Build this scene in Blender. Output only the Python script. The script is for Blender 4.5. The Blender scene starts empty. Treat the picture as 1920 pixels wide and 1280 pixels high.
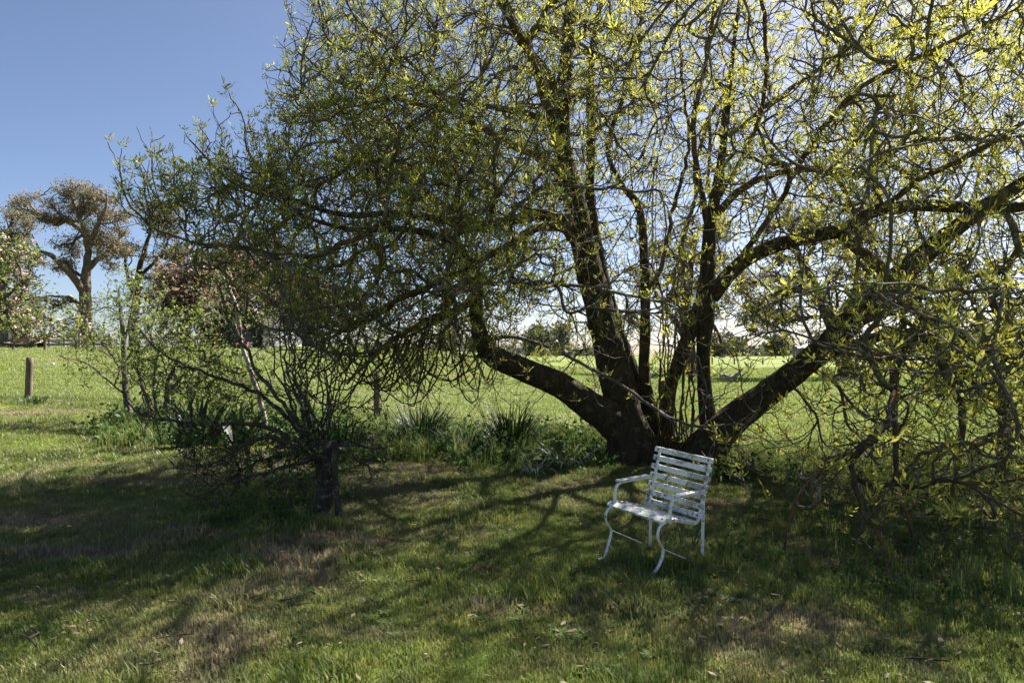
import bpy, math, random
import numpy as np
from mathutils import Vector, Matrix, noise, kdtree
R = math.radians
rng = np.random.default_rng(11)
random.seed(11)
scene = bpy.context.scene
COL = scene.collection

# ------------------------------------------------------------------ camera
CAM_Z, F, HORIZ = 1.6, 1280.0, 662.0          # focal length in pixels of the 1920 px wide frame
cam_d = bpy.data.cameras.new('camera')
cam = bpy.data.objects.new('camera', cam_d)
COL.objects.link(cam)
cam_d.sensor_width = 36.0
cam_d.lens = 36.0 * F / 1920.0
cam_d.clip_start, cam_d.clip_end = 0.1, 6000
PITCH = math.atan((HORIZ - 640.0) / F)
cam.location = (0, 0, CAM_Z)
cam.rotation_euler = (R(90) + PITCH, 0, 0)
scene.camera = cam
# ------------------------------------------------------------------ light
SUN_AZ, SUN_EL = R(44), R(46)                  # azimuth from +Y towards +X
SKY_STRENGTH, SUN_STRENGTH, EXPOSURE = 0.05, 5.0, 1.82
world = bpy.data.worlds.new('World')
scene.world = world
world.use_nodes = True
wn = world.node_tree
bg = wn.nodes['Background']
sky = wn.nodes.new('ShaderNodeTexSky')
sky.sky_type = 'NISHITA'
sky.sun_disc = False
sky.sun_elevation = SUN_EL
sky.sun_rotation = SUN_AZ
sky.air_density = 0.7
sky.dust_density = 1.0
sky.ozone_density = 4.0
tn_ = wn.nodes.new('ShaderNodeMix')
tn_.data_type = 'RGBA'
tn_.blend_type = 'MULTIPLY'
tn_.inputs[0].default_value = 1.0
tn_.inputs[7].default_value = (1.08, .98, .92, 1)
wn.links.new(sky.outputs[0], tn_.inputs[6])
wn.links.new(tn_.outputs[2], bg.inputs[0])
bg.inputs[1].default_value = SKY_STRENGTH
sd = bpy.data.lights.new('sun', 'SUN')
sd.energy = SUN_STRENGTH
sd.angle = R(0.5)
sd.color = (1.0, 0.95, 0.86)
sun = bpy.data.objects.new('sun', sd)
COL.objects.link(sun)
sun_vec = Vector((math.sin(SUN_AZ) * math.cos(SUN_EL), math.cos(SUN_AZ) * math.cos(SUN_EL), math.sin(SUN_EL)))
sun.rotation_euler = sun_vec.to_track_quat('Z', 'Y').to_euler()
sun.location = (20, 20, 30)
scene.view_settings.view_transform = 'Standard'
scene.view_settings.look = 'None'
scene.view_settings.gamma = 1
scene.view_settings.exposure = EXPOSURE
scene.view_settings.use_curve_mapping = False
scene.cycles.max_bounces = 7
scene.cycles.transparent_max_bounces = 4

# ------------------------------------------------------------------ coordinates
cp, sp_ = math.cos(PITCH), math.sin(PITCH)


def at(px, py, Y):
    """the world point at depth Y (metres along +Y) that the photograph shows at px, py"""
    u, v = (px - 960.0) / F, (640.0 - py) / F
    dy, dz = cp - v * sp_, sp_ + v * cp
    t = Y / dy
    return Vector((u * t, Y, CAM_Z + dz * t))


def smooth(a, b, x):
    t = np.clip((x - a) / (b - a), 0, 1)
    return t * t * (3 - 2 * t)


def height(x, y):
    x = np.asarray(x, float)
    y = np.asarray(y, float)
    rise = 2.0 * smooth(13, 56, y) * smooth(8, -13, x)
    far = 0.10 * np.sin(x * 0.045 + 1.0) * np.sin(y * 0.05) * smooth(25, 60, y)
    near = 0.018 * np.sin(x * 2.1 + 1.3 * np.sin(y * 1.1)) + 0.014 * np.sin(y * 2.7 + x * 0.9) + 0.03 * np.sin(x * .55 + .7) * np.sin(y * .6)
    mound = 0.045 * np.exp(-(((x + 1.75) / .8) ** 2 + ((y - 6.3) / .7) ** 2))
    return rise + far + near * smooth(60, 12, y) + mound


def hz(x, y):
    return float(height(x, y))


def gp(px, py):
    """ground point under a pixel"""
    lo, Y = 1.5, 1.5
    while Y < 400:
        p = at(px, py, Y)
        if p.z < hz(p.x, p.y):
            a, b = lo, Y
            for _ in range(25):
                m = (a + b) / 2
                q = at(px, py, m)
                if q.z < hz(q.x, q.y):
                    b = m
                else:
                    a = m
            q = at(px, py, b)
            q.z = hz(q.x, q.y)
            return q
        lo = Y
        Y *= 1.01
    q = at(px, py, 400)
    q.z = hz(q.x, q.y)
    return q


def project(P):
    """world points (N,3) -> pixel arrays"""
    P = np.asarray(P, float)
    d = P - np.array([0, 0, CAM_Z])
    fwd = d[:, 1] * cp + d[:, 2] * sp_
    up = -d[:, 1] * sp_ + d[:, 2] * cp
    fwd = np.maximum(fwd, 0.01)
    return 960 + F * d[:, 0] / fwd, 640 - F * up / fwd


# ------------------------------------------------------------------ tags and mesh helpers
def tag(o, label=None, cat=None, group=None, kind=None):
    if label: o['label'] = label
    if cat: o['category'] = cat
    if group: o['group'] = group
    if kind: o['kind'] = kind
    return o


def empty(name, loc, label=None, cat=None, group=None, rz=0):
    o = bpy.data.objects.new(name, None)
    COL.objects.link(o)
    o.location = loc
    o.rotation_euler = (0, 0, rz)
    o.empty_display_size = 0.2
    return tag(o, label, cat, group)


def link(name, me, mat, parent=None, smooth_shade=True):
    if mat is not None and not me.materials:
        me.materials.append(mat)
    if smooth_shade:
        me.polygons.foreach_set('use_smooth', np.ones(len(me.polygons), bool))
    o = bpy.data.objects.new(name, me)
    COL.objects.link(o)
    if parent is not None:
        o.parent = parent
        # geometry is written in world coordinates: take the parent's place out again
        M = Matrix.LocRotScale(parent.location, parent.rotation_euler, parent.scale)
        pp = parent.parent
        while pp is not None:
            M = Matrix.LocRotScale(pp.location, pp.rotation_euler, pp.scale) @ M
            pp = pp.parent
        me.transform(M.inverted())
    return o


def mesh_np(name, V, Fc, k, attrs=None):
    """V (n,3), Fc (m,k) -> mesh, fast"""
    V = np.ascontiguousarray(V, np.float32)
    Fc = np.ascontiguousarray(Fc, np.int32)
    me = bpy.data.meshes.new(name)
    me.vertices.add(len(V))
    me.vertices.foreach_set('co', V.ravel())
    me.loops.add(Fc.size)
    me.loops.foreach_set('vertex_index', Fc.ravel())
    me.polygons.add(len(Fc))
    me.polygons.foreach_set('loop_start', np.arange(0, Fc.size, k, dtype=np.int32))
    if attrs:
        for nm, arr in attrs.items():
            a = me.attributes.new(nm, 'FLOAT', 'POINT')
            a.data.foreach_set('value', np.ascontiguousarray(arr, np.float32))
    me.update(calc_edges=True)
    return me


class MB:
    """collects simple solids into one mesh"""
    def __init__(s):
        s.v, s.f = [], []

    def add(s, vs, fs):
        n = len(s.v)
        s.v += [tuple(v) for v in vs]
        s.f += [tuple(i + n for i in f) for f in fs]

    def box(s, c, size, M=None, cham=0.0):
        x, y, z = size[0] / 2, size[1] / 2, size[2] / 2
        b = min(cham, x * .9, y * .9, z * .9)
        c = Vector(c)
        if b <= 0:
            vs = [Vector((i * x, j * y, k * z)) for i in (-1, 1) for j in (-1, 1) for k in (-1, 1)]
            fs = [(0, 1, 3, 2), (4, 6, 7, 5), (0, 4, 5, 1), (2, 3, 7, 6), (0, 2, 6, 4), (1, 5, 7, 3)]
        else:
            # long axis kept sharp at the ends, the four long edges chamfered
            ax = max(range(3), key=lambda i: size[i])
            o = [i for i in range(3) if i != ax]
            h = [x, y, z]
            prof = [(h[o[0]] - b, h[o[1]]), (h[o[0]], h[o[1]] - b), (h[o[0]], -h[o[1]] + b), (h[o[0]] - b, -h[o[1]]),
                    (-h[o[0]] + b, -h[o[1]]), (-h[o[0]], -h[o[1]] + b), (-h[o[0]], h[o[1]] - b), (-h[o[0]] + b, h[o[1]])]
            vs = []
            for e, sc in ((-1, .96), (-1 + b / h[ax], 1), (1 - b / h[ax], 1), (1, .96)):
                for p in prof:
                    q = [0, 0, 0]
                    q[ax] = e * h[ax]
                    q[o[0]] = p[0] * sc
                    q[o[1]] = p[1] * sc
                    vs.append(Vector(q))
            fs = [tuple(range(7, -1, -1)), tuple(24 + i for i in range(8))]
            for r in range(3):
                for i in range(8):
                    j = (i + 1) % 8
                    fs.append((r * 8 + i, r * 8 + j, r * 8 + 8 + j, r * 8 + 8 + i))
        if M is not None:
            vs = [M @ v for v in vs]
        s.add([v + c for v in vs], fs)

    def tube(s, pts, rad, k=8, flat=None, cap=True):
        """pts: world points; rad: radius or list; flat=(a,b) elliptical/rect section"""
        pts = [Vector(p) for p in pts]
        n = len(pts)
        rs = rad if isinstance(rad, (list, tuple)) else [rad] * n
        ref = None
        rings = []
        for i in range(n):
            t = (pts[min(i + 1, n - 1)] - pts[max(i - 1, 0)]).normalized()
            if ref is None:
                ref = Vector((1, 0, 0)) if abs(t.x) < .7 else Vector((0, 1, 0))
            ref = (ref - t * ref.dot(t)).normalized()
            b = t.cross(ref)
            ring = []
            for j in range(k):
                a = 2 * math.pi * (j + .5) / k
                ca, sa = math.cos(a), math.sin(a)
                if flat:
                    ca, sa = ca * flat[0], sa * flat[1]
                ring.append(pts[i] + (ref * ca + b * sa) * rs[i])
            rings.append(ring)
        vs = [v for r in rings for v in r]
        fs = []
        for i in range(n - 1):
            for j in range(k):
                j2 = (j + 1) % k
                fs.append((i * k + j, i * k + j2, i * k + k + j2, i * k + k + j))
        if cap:
            fs.append(tuple(range(k - 1, -1, -1)))
            fs.append(tuple((n - 1) * k + j for j in range(k)))
        s.add(vs, fs)

    def build(s, name, mat, parent=None, smooth_shade=False):
        me = bpy.data.meshes.new(name)
        me.from_pydata(s.v, [], s.f)
        me.update()
        return link(name, me, mat, parent, smooth_shade)


# ------------------------------------------------------------------ materials
def newmat(name):
    m = bpy.data.materials.new(name)
    m.use_nodes = True
    nt = m.node_tree
    return m, nt, nt.nodes['Principled BSDF'], nt.nodes['Material Output']


def nd(nt, t, **kw):
    n = nt.nodes.new(t)
    for k, v in kw.items():
        setattr(n, k, v)
    return n


def noise_n(nt, scale, detail=4, rough=.6, coord=None, dist=0.0):
    n = nd(nt, 'ShaderNodeTexNoise')
    n.inputs['Scale'].default_value = scale
    n.inputs['Detail'].default_value = detail
    n.inputs['Roughness'].default_value = rough
    n.inputs['Distortion'].default_value = dist
    if coord is not None:
        nt.links.new(coord, n.inputs['Vector'])
    return n.outputs['Fac']


def ramp(nt, fac, stops):
    r = nd(nt, 'ShaderNodeValToRGB')
    e = r.color_ramp.elements
    while len(e) < len(stops):
        e.new(0.5)
    for i, (p, c) in enumerate(stops):
        e[i].position = p
        e[i].color = (*c, 1) if len(c) == 3 else c
    nt.links.new(fac, r.inputs[0])
    return r.outputs[0]


def mix(nt, fac, a, b):
    n = nd(nt, 'ShaderNodeMix', data_type='RGBA')
    if isinstance(fac, (int, float)):
        n.inputs[0].default_value = fac
    else:
        nt.links.new(fac, n.inputs[0])
    for i, c in ((6, a), (7, b)):
        if isinstance(c, tuple):
            n.inputs[i].default_value = (*c, 1)
        else:
            nt.links.new(c, n.inputs[i])
    return n.outputs[2]


def bump(nt, h, strength, dist, bsdf):
    b = nd(nt, 'ShaderNodeBump')
    b.inputs['Strength'].default_value = strength
    b.inputs['Distance'].default_value = dist
    nt.links.new(h, b.inputs['Height'])
    nt.links.new(b.outputs[0], bsdf.inputs['Normal'])


def step(nt, fac, lo, hi):
    return ramp(nt, fac, [(lo, (0, 0, 0)), (hi, (1, 1, 1))])


def geo_pos(nt):
    return nd(nt, 'ShaderNodeNewGeometry').outputs['Position']


def bark_mat(name, dark, mid, lichen, lich_amt=.5, scale=9, pale=(.25, .25, .2), pale_amt=.7):
    m, nt, b, out = newmat(name)
    P = geo_pos(nt)
    mp = nd(nt, 'ShaderNodeMapping')
    mp.inputs['Scale'].default_value = (1, 1, .35)
    nt.links.new(P, mp.inputs[0])
    n1 = noise_n(nt, scale * 2.6, 6, .7, mp.outputs[0], .6)
    n2 = noise_n(nt, scale * .35, 5, .65, P)
    n3 = noise_n(nt, scale * .9, 5, .7, P)
    c = ramp(nt, n1, [(.3, dark), (.62, mid)])
    c = mix(nt, step(nt, n2, 1 - lich_amt - .08, 1 - lich_amt + .12), c, lichen)
    c = mix(nt, step(nt, n3, pale_amt - .04, pale_amt + .06), c, pale)
    nt.links.new(c, b.inputs['Base Color'])
    b.inputs['Roughness'].default_value = .9
    b.inputs['Specular IOR Level'].default_value = .2
    bump(nt, n1, 1.0, .035, b)
    return m


def leaf_mat(name, ca, cb, trans=.45, rough=.45, attr='tint', spec=.35, tboost=1.3):
    m, nt, b, out = newmat(name)
    a = nd(nt, 'ShaderNodeAttribute', attribute_name=attr)
    c = mix(nt, a.outputs['Fac'], ca, cb)
    nt.links.new(c, b.inputs['Base Color'])
    b.inputs['Roughness'].default_value = rough
    b.inputs['Specular IOR Level'].default_value = spec
    tr = nd(nt, 'ShaderNodeBsdfTranslucent')
    c2 = mix(nt, a.outputs['Fac'], tuple(min(1, v * tboost) for v in ca), tuple(min(1, v * tboost) for v in cb))
    nt.links.new(c2, tr.inputs[0])
    ms = nd(nt, 'ShaderNodeMixShader')
    ms.inputs[0].default_value = trans
    nt.links.new(b.outputs[0], ms.inputs[1])
    nt.links.new(tr.outputs[0], ms.inputs[2])
    nt.links.new(ms.outputs[0], out.inputs[0])
    return m


def plain(name, c1, c2, scale=8, rough=.7, bumpd=0.0, metal=0.0, stretch=None):
    m, nt, b, out = newmat(name)
    co = nd(nt, 'ShaderNodeTexCoord').outputs['Object']
    if stretch:
        mp = nd(nt, 'ShaderNodeMapping')
        mp.inputs['Scale'].default_value = stretch
        nt.links.new(co, mp.inputs[0])
        co = mp.outputs[0]
    n = noise_n(nt, scale, 6, .65, co)
    nt.links.new(ramp(nt, n, [(.32, c1), (.68, c2)]), b.inputs['Base Color'])
    b.inputs['Roughness'].default_value = rough
    b.inputs['Metallic'].default_value = metal
    if bumpd:
        bump(nt, n, .6, bumpd, b)
    return m


M = {}
M['ash_bark'] = bark_mat('ash_bark', (.018, .014, .010), (.075, .058, .038), (.17, .095, .024), .36, 9, (.15, .145, .05), .60)
M['lichen_bark'] = bark_mat('lichen_bark', (.035, .026, .016), (.10, .075, .045), (.22, .13, .035), .45, 8, (.24, .22, .14), .62)
M['ash_twig'] = bark_mat('ash_twig', (.055, .045, .033), (.15, .12, .09), (.17, .11, .04), .40, 5, (.32, .30, .26), .58)
M['grey_bark'] = bark_mat('grey_bark', (.05, .04, .03), (.15, .12, .1), (.26, .25, .22), .4, 14, (.33, .32, .29), .6)
M['stump_bark'] = bark_mat('stump_bark', (.022, .018, .014), (.09, .075, .06), (.10, .10, .06), .45, 16, (.22, .21, .19), .57)
M['pale_bark'] = bark_mat('pale_bark', (.16, .13, .11), (.34, .29, .26), (.42, .37, .34), .45, 5, (.5, .46, .43), .6)
M['gum_bark'] = bark_mat('gum_bark', (.07, .05, .04), (.18, .135, .105), (.32, .25, .2), .4, 1.4, (.4, .34, .3), .62)
M['dark_bark'] = bark_mat('dark_bark', (.03, .025, .02), (.08, .062, .05), (.12, .09, .07), .4, 3, (.16, .14, .12), .7)
M['ash_leaf'] = leaf_mat('ash_leaf', (.09, .125, .04), (.46, .44, .07), .5, .6, spec=.2)
M['apple_leaf'] = leaf_mat('apple_leaf', (.07, .11, .025), (.25, .29, .065), .42, .5, spec=.25)
M['blossom'] = leaf_mat('blossom', (.62, .40, .38), (.8, .66, .62), .4, .6)
M['gum_leaf'] = leaf_mat('gum_leaf', (.10, .11, .065), (.30, .24, .15), .3, .6, spec=.2)
M['brown_leaf'] = leaf_mat('brown_leaf', (.10, .085, .055), (.30, .20, .14), .3, .5)
M['pine_leaf'] = leaf_mat('pine_leaf', (.05, .07, .03), (.11, .12, .06), .2, .6)
M['strap_leaf'] = leaf_mat('strap_leaf', (.012, .028, .008), (.04, .075, .016), .14, .5, spec=.25)
M['stripe_leaf'] = leaf_mat('stripe_leaf', (.1, .2, .05), (.75, .78, .62), .4, .4, spec=.4)
M['weed_leaf'] = leaf_mat('weed_leaf', (.045, .085, .02), (.13, .19, .045), .4, .6, spec=.2)

# dry/green mixing shared by soil and blades
def grass_colour(nt, greens, straw, dry_attr_type, big=.55):
    P = geo_pos(nt)
    a = nd(nt, 'ShaderNodeAttribute', attribute_name='dry')
    a.attribute_type = dry_attr_type
    n = noise_n(nt, big, 4, .6, P)
    n2 = noise_n(nt, 3.2, 3, .6, P)
    g = mix(nt, step(nt, n, .35, .65), greens[0], greens[1])
    g = mix(nt, step(nt, n2, .42, .68), g, greens[2])
    return mix(nt, a.outputs['Fac'], g, straw), P


def ground_mat(name, greens, straw, soil):
    m, nt, b, out = newmat(name)
    c, P = grass_colour(nt, greens, straw, 'GEOMETRY')
    bare = nd(nt, 'ShaderNodeAttribute', attribute_name='bare')
    n = noise_n(nt, 22, 6, .75, P)
    cs = mix(nt, n, tuple(v * .45 for v in soil), tuple(v * 1.35 for v in soil))
    c = mix(nt, bare.outputs['Fac'], c, cs)
    nf = noise_n(nt, 60, 4, .8, P)
    c = mix(nt, step(nt, nf, .35, .7), mix(nt, .5, c, (.02, .018, .01)), c)
    nt.links.new(c, b.inputs['Base Color'])
    b.inputs['Roughness'].default_value = .95
    b.inputs['Specular IOR Level'].default_value = .1
    bump(nt, nf, .8, .02, b)
    return m


def blade_mat(name, greens, straw, trans=.42, big=.55):
    m, nt, b, out = newmat(name)
    c, P = grass_colour(nt, greens, straw, 'INSTANCER', big)
    t = nd(nt, 'ShaderNodeAttribute', attribute_name='tint')
    c = mix(nt, t.outputs['Fac'], mix(nt, .25, c, (.02, .04, .008)), mix(nt, .5, c, tuple(v * 1.1 for v in straw)))
    nt.links.new(c, b.inputs['Base Color'])
    b.inputs['Roughness'].default_value = .42
    b.inputs['Specular IOR Level'].default_value = .35
    tr = nd(nt, 'ShaderNodeBsdfTranslucent')
    nt.links.new(c, tr.inputs[0])
    ms = nd(nt, 'ShaderNodeMixShader')
    ms.inputs[0].default_value = trans
    nt.links.new(b.outputs[0], ms.inputs[1])
    nt.links.new(tr.outputs[0], ms.inputs[2])
    nt.links.new(ms.outputs[0], out.inputs[0])
    return m


LG = [(.10, .18, .022), (.18, .27, .034), (.27, .31, .05)]
PG = [(.15, .24, .035), (.25, .33, .055), (.32, .37, .085)]
STRAW = (.36, .28, .19)
M['lawn'] = ground_mat('lawn', [tuple(v * .8 for v in c) for c in LG], (.2, .155, .1), (.21, .135, .095))
M['paddock'] = ground_mat('paddock', [tuple(v * .72 for v in c) for c in PG], (.34, .3, .15), (.3, .2, .15))
M['lawn_blade'] = blade_mat('lawn_blade', LG, STRAW)
M['paddock_blade'] = blade_mat('paddock_blade', PG, (.42, .4, .2), .45, .2)
M['post'] = plain('weathered_post', (.045, .034, .022), (.18, .135, .09), 10, .9, .004, stretch=(1, 1, .15))
M['wire'] = plain('fence_wire', (.10, .10, .09), (.2, .2, .19), 20, .5, metal=.6)
M['grey_timber'] = plain('grey_timber', (.24, .21, .19), (.44, .39, .36), 3, .9, .01, stretch=(.3, 1, 1))
M['dark_metal'] = plain('dark_metal', (.02, .02, .02), (.05, .045, .045), 3, .6)
M['red_metal'] = plain('red_metal', (.28, .022, .015), (.4, .035, .02), 4, .5)
M['rust_red'] = plain('rust_red', (.22, .07, .05), (.36, .14, .10), 3, .7)
M['tin'] = plain('tin', (.07, .07, .08), (.12, .12, .13), 1, .5, metal=.3)
M['soil_bank'] = plain('soil_bank', (.42, .30, .26), (.60, .45, .40), .6, .95)
M['far_leaf'] = leaf_mat('far_leaf', (.08, .09, .06), (.16, .16, .10), .2, .6)
M['litter'] = plain('dead_leaf', (.08, .055, .03), (.20, .145, .085), 9, .8)
M['insulator'] = plain('insulator', (.7, .7, .68), (.8, .8, .78), 4, .3)
M['driftwood'] = plain('bleached_wood', (.12, .10, .09), (.42, .38, .35), 3, .9, .02, stretch=(.4, 2, 2))

# white flaking paint
m, nt, b, out = newmat('flaking_paint')
co = nd(nt, 'ShaderNodeTexCoord').outputs['Object']
n1 = noise_n(nt, 19, 7, .74, co)
n2 = noise_n(nt, 5.5, 4, .6, co)
n3 = noise_n(nt, 70, 4, .7, co)
c = mix(nt, step(nt, n3, .3, .6), (.70, .68, .63), (.84, .82, .77))
c = mix(nt, step(nt, n2, .50, .56), c, mix(nt, step(nt, n1, .4, .6), (.27, .29, .23), (.6, .6, .56)))
chip = step(nt, n1, .575, .595)
c = mix(nt, chip, c, (.22, .17, .12))
nt.links.new(c, b.inputs['Base Color'])
b.inputs['Roughness'].default_value = .55
bump(nt, chip, .6, -.002, b)
M['paint'] = m
m, nt, b, out = newmat('flaking_metal_paint')
co = nd(nt, 'ShaderNodeTexCoord').outputs['Object']
n1 = noise_n(nt, 38, 6, .7, co)
c = mix(nt, step(nt, n1, .585, .62), (.80, .78, .73), (.2, .1, .05))
nt.links.new(c, b.inputs['Base Color'])
b.inputs['Roughness'].default_value = .5
M['frame_paint'] = m
M['rust'] = plain('rust', (.2, .06, .025), (.38, .14, .06), 60, .9)

# ------------------------------------------------------------------ ground
FENCE_PX = [(-420, 741), (53, 748), (357, 757), (707, 780), (1243, 828), (1885, 902), (2300, 985)]
FP = [gp(*p) for p in FENCE_PX]
FA = np.array([(p.x, p.y) for p in FP])
FA = np.vstack([[FA[0, 0] - 60, FA[0, 1] + 12], FA, [FA[-1, 0] + 60, FA[-1, 1] - 55]])


def fence_dist(x, y):
    """signed distance from the fence line, positive beyond it"""
    x = np.asarray(x, float)
    y = np.asarray(y, float)
    best = np.full(x.shape, 1e9)
    for (a, b_) in zip(FA[:-1], FA[1:]):
        d = b_ - a
        L = np.hypot(*d)
        t = np.clip(((x - a[0]) * d[0] + (y - a[1]) * d[1]) / L ** 2, 0, 1)
        dx, dy = x - a[0] - t * d[0], y - a[1] - t * d[1]
        dist = np.hypot(dx, dy)
        side = np.where(d[0] * (y - a[1]) - d[1] * (x - a[0]) > 0, 1, -1)
        best = np.where(dist < np.abs(best), dist * side, best)
    return best


PATCH = []   # x, y, radius x, radius y, dry, bare
for px, py, rx, ry, dry, bare in [
    (80, 772, 2.6, .5, .9, .75), (20, 975, .9, .35, 1, .5), (260, 905, .9, .3, .7, .2), (130, 1040, 1.0, .3, .8, .3), (90, 800, 1.5, .3, .6, .2),
    (780, 880, 1.0, .25, .9, .5), (700, 895, .7, .18, .8, .5), (930, 905, .6, .2, .6, .2),
    (1370, 945, .42, .28, .9, .9), (1340, 915, .35, .2, .7, .6), (640, 1015, .75, .3, .9, .6), (560, 1045, .7, .2, .9, .5),
    (900, 795, 1.1, .35, .5, .95), (1000, 800, .8, .25, .5, .7), (1640, 868, 1.0, .25, .6, .95), (1750, 880, .8, .25, .6, .8), (1560, 860, .7, .2, .5, .6),
    (910, 1140, .28, .12, .6, .7), (440, 1210, .3, .12, .9, .2), (1110, 1170, .22, .1, .5, .5), (1520, 1175, .22, .1, .9, .7), (870, 1035, .25, .12, .4, .7),
    (330, 1010, .7, .25, .8, .3), (420, 900, .8, .2, .7, .2), (1230, 890, .6, .18, .4, .5), (1000, 1150, .4, .15, .6, .1), (1180, 985, .25, .15, .3, .5),
    (1100, 1230, .3, .1, .5, .3), (700, 1190, .5, .1, .6, .1), (250, 1140, .5, .15, .5, .1), (1750, 1200, .3, .1, .6, .4), (60, 1120, .5, .15, .7, .2),
]:
    p = gp(px, py)
    PATCH.append((p.x, p.y, rx, ry, dry, bare))


def vnoise(x, y, s, seed):
    """cheap smooth value noise, vectorised"""
    x = x * s + seed * 17.3
    y = y * s + seed * 9.1
    xi, yi = np.floor(x), np.floor(y)
    fx, fy = x - xi, y - yi
    fx, fy = fx * fx * (3 - 2 * fx), fy * fy * (3 - 2 * fy)

    def h(a, b_):
        v = np.sin(a * 127.1 + b_ * 311.7 + seed * 74.7) * 43758.5453
        return v - np.floor(v)
    return (h(xi, yi) * (1 - fx) + h(xi + 1, yi) * fx) * (1 - fy) + (h(xi, yi + 1) * (1 - fx) + h(xi + 1, yi + 1) * fx) * fy


def fbm(x, y, s, seed):
    return vnoise(x, y, s, seed) * .5 + vnoise(x, y, s * 2.1, seed + 1) * .3 + vnoise(x, y, s * 4.3, seed + 2) * .2


def dry_bare(x, y):
    fd = fence_dist(x, y)
    n = fbm(x, y, 2.6, 3)
    dry = np.clip((fbm(x, y, .9, 5) - .52) * 2.7, 0, .7) * (fd < 0) * np.where(n > .42, 1, .5)
    dry = dry + (fd > 0) * np.clip((fbm(x, y * 1.6, .22, 9) - .5) * 1.6, 0, .5)
    bare = np.clip((fbm(x, y, 1.7, 8) - .70) * 4, 0, .6) * (fd < 0)
    strip = np.exp(-((fd + .15) / .34) ** 2)
    bare = np.maximum(bare, strip * np.clip((fbm(x, y, .7, 6) - .40) * 4.5, 0, 1) * .85)
    for (a, b_, rx, ry, d, br) in PATCH:
        q = ((x - a) / rx) ** 2 + ((y - b_) / ry) ** 2
        w = np.clip(1.35 * np.exp(-q * 1.0) - .35 + (n - .5) * 1.4 * np.exp(-q * .5), 0, 1)
        dry = np.maximum(dry, w * d)
        bare = np.maximum(bare, w * br)
    return np.clip(dry, 0, 1), np.clip(bare, 0, 1)


def axis(dense_lo, dense_hi, stp, lo, hi, g=1.14):
    a = list(np.arange(dense_lo, dense_hi, stp))
    s, v = stp, a[-1]
    while v < hi:
        s *= g
        v += s
        a.append(v)
    s, v = stp, a[0]
    while v > lo:
        s *= g
        v -= s
        a.insert(0, v)
    return np.array(a)


gx = axis(-9, 8, .12, -2500, 2500)
gy = axis(1.5, 17, .12, -40, 4500)
GX, GY = np.meshgrid(gx, gy)
GZ = height(GX, GY) + 0.012 * (fbm(GX, GY, 5, 2) - .5) * (np.abs(GX) < 15) * (GY < 22)
GZ -= (GY > 900) * (GY - 900) * 0.0008
gd, gb = dry_bare(GX, GY)
gV = np.stack([GX, GY, GZ], -1).reshape(-1, 3)
nx = len(gx)
ii, jj = np.meshgrid(np.arange(len(gy) - 1), np.arange(nx - 1), indexing='ij')
a0 = (ii * nx + jj).ravel()
gF = np.stack([a0, a0 + 1, a0 + nx + 1, a0 + nx], 1)
cx = gV[gF].mean(1)
beyond = fence_dist(cx[:, 0], cx[:, 1]) > 0


def sub_mesh(name, faces, mat):
    u, inv = np.unique(faces, return_inverse=True)
    me = mesh_np(name, gV[u], inv.reshape(faces.shape), 4, {'dry': gd.ravel()[u], 'bare': gb.ravel()[u]})
    return tag(link(name, me, mat), kind='structure')


lawn = sub_mesh('lawn', gF[~beyond], M['lawn'])
paddock = sub_mesh('paddock', gF[beyond], M['paddock'])

# ------------------------------------------------------------------ grass blades (instances of clump meshes)
def blades_mesh(name, n, spread, hlo, hhi, w, lean, mat, segs=2, tint_p=.25):
    V, Fc, T = [], [], []
    for _ in range(n):
        a, r = rng.uniform(0, 2 * math.pi), spread * math.sqrt(rng.uniform())
        bx, by = r * math.cos(a), r * math.sin(a)
        h = rng.uniform(hlo, hhi)
        d = rng.uniform(0, 2 * math.pi)
        ln = lean * rng.uniform(.2, 1.2) * h
        ww = w * rng.uniform(.6, 1.2)
        fx, fy = math.cos(d), math.sin(d)
        sx, sy = -fy * ww / 2, fx * ww / 2
        t = rng.uniform(0, .4) + (rng.uniform() < tint_p) * .6
        i = len(V)
        m_, q = .55, .3
        V += [(bx - sx, by - sy, -.01), (bx + sx, by + sy, -.01),
              (bx + fx * ln * q + sx * .8, by + fy * ln * q + sy * .8, h * m_), (bx + fx * ln * q - sx * .8, by + fy * ln * q - sy * .8, h * m_),
              (bx + fx * ln, by + fy * ln, h * rng.uniform(.8, 1))]
        Fc += [(i, i + 1, i + 2), (i, i + 2, i + 3), (i + 3, i + 2, i + 4)]
        T += [t] * 5
    me = mesh_np(name, np.array(V), np.array(Fc), 3, {'tint': np.array(T)})
    me.materials.append(mat)
    me.polygons.foreach_set('use_smooth', np.ones(len(me.polygons), bool))
    return bpy.data.objects.new(name, me)     # source shape, not part of the scene itself


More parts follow.
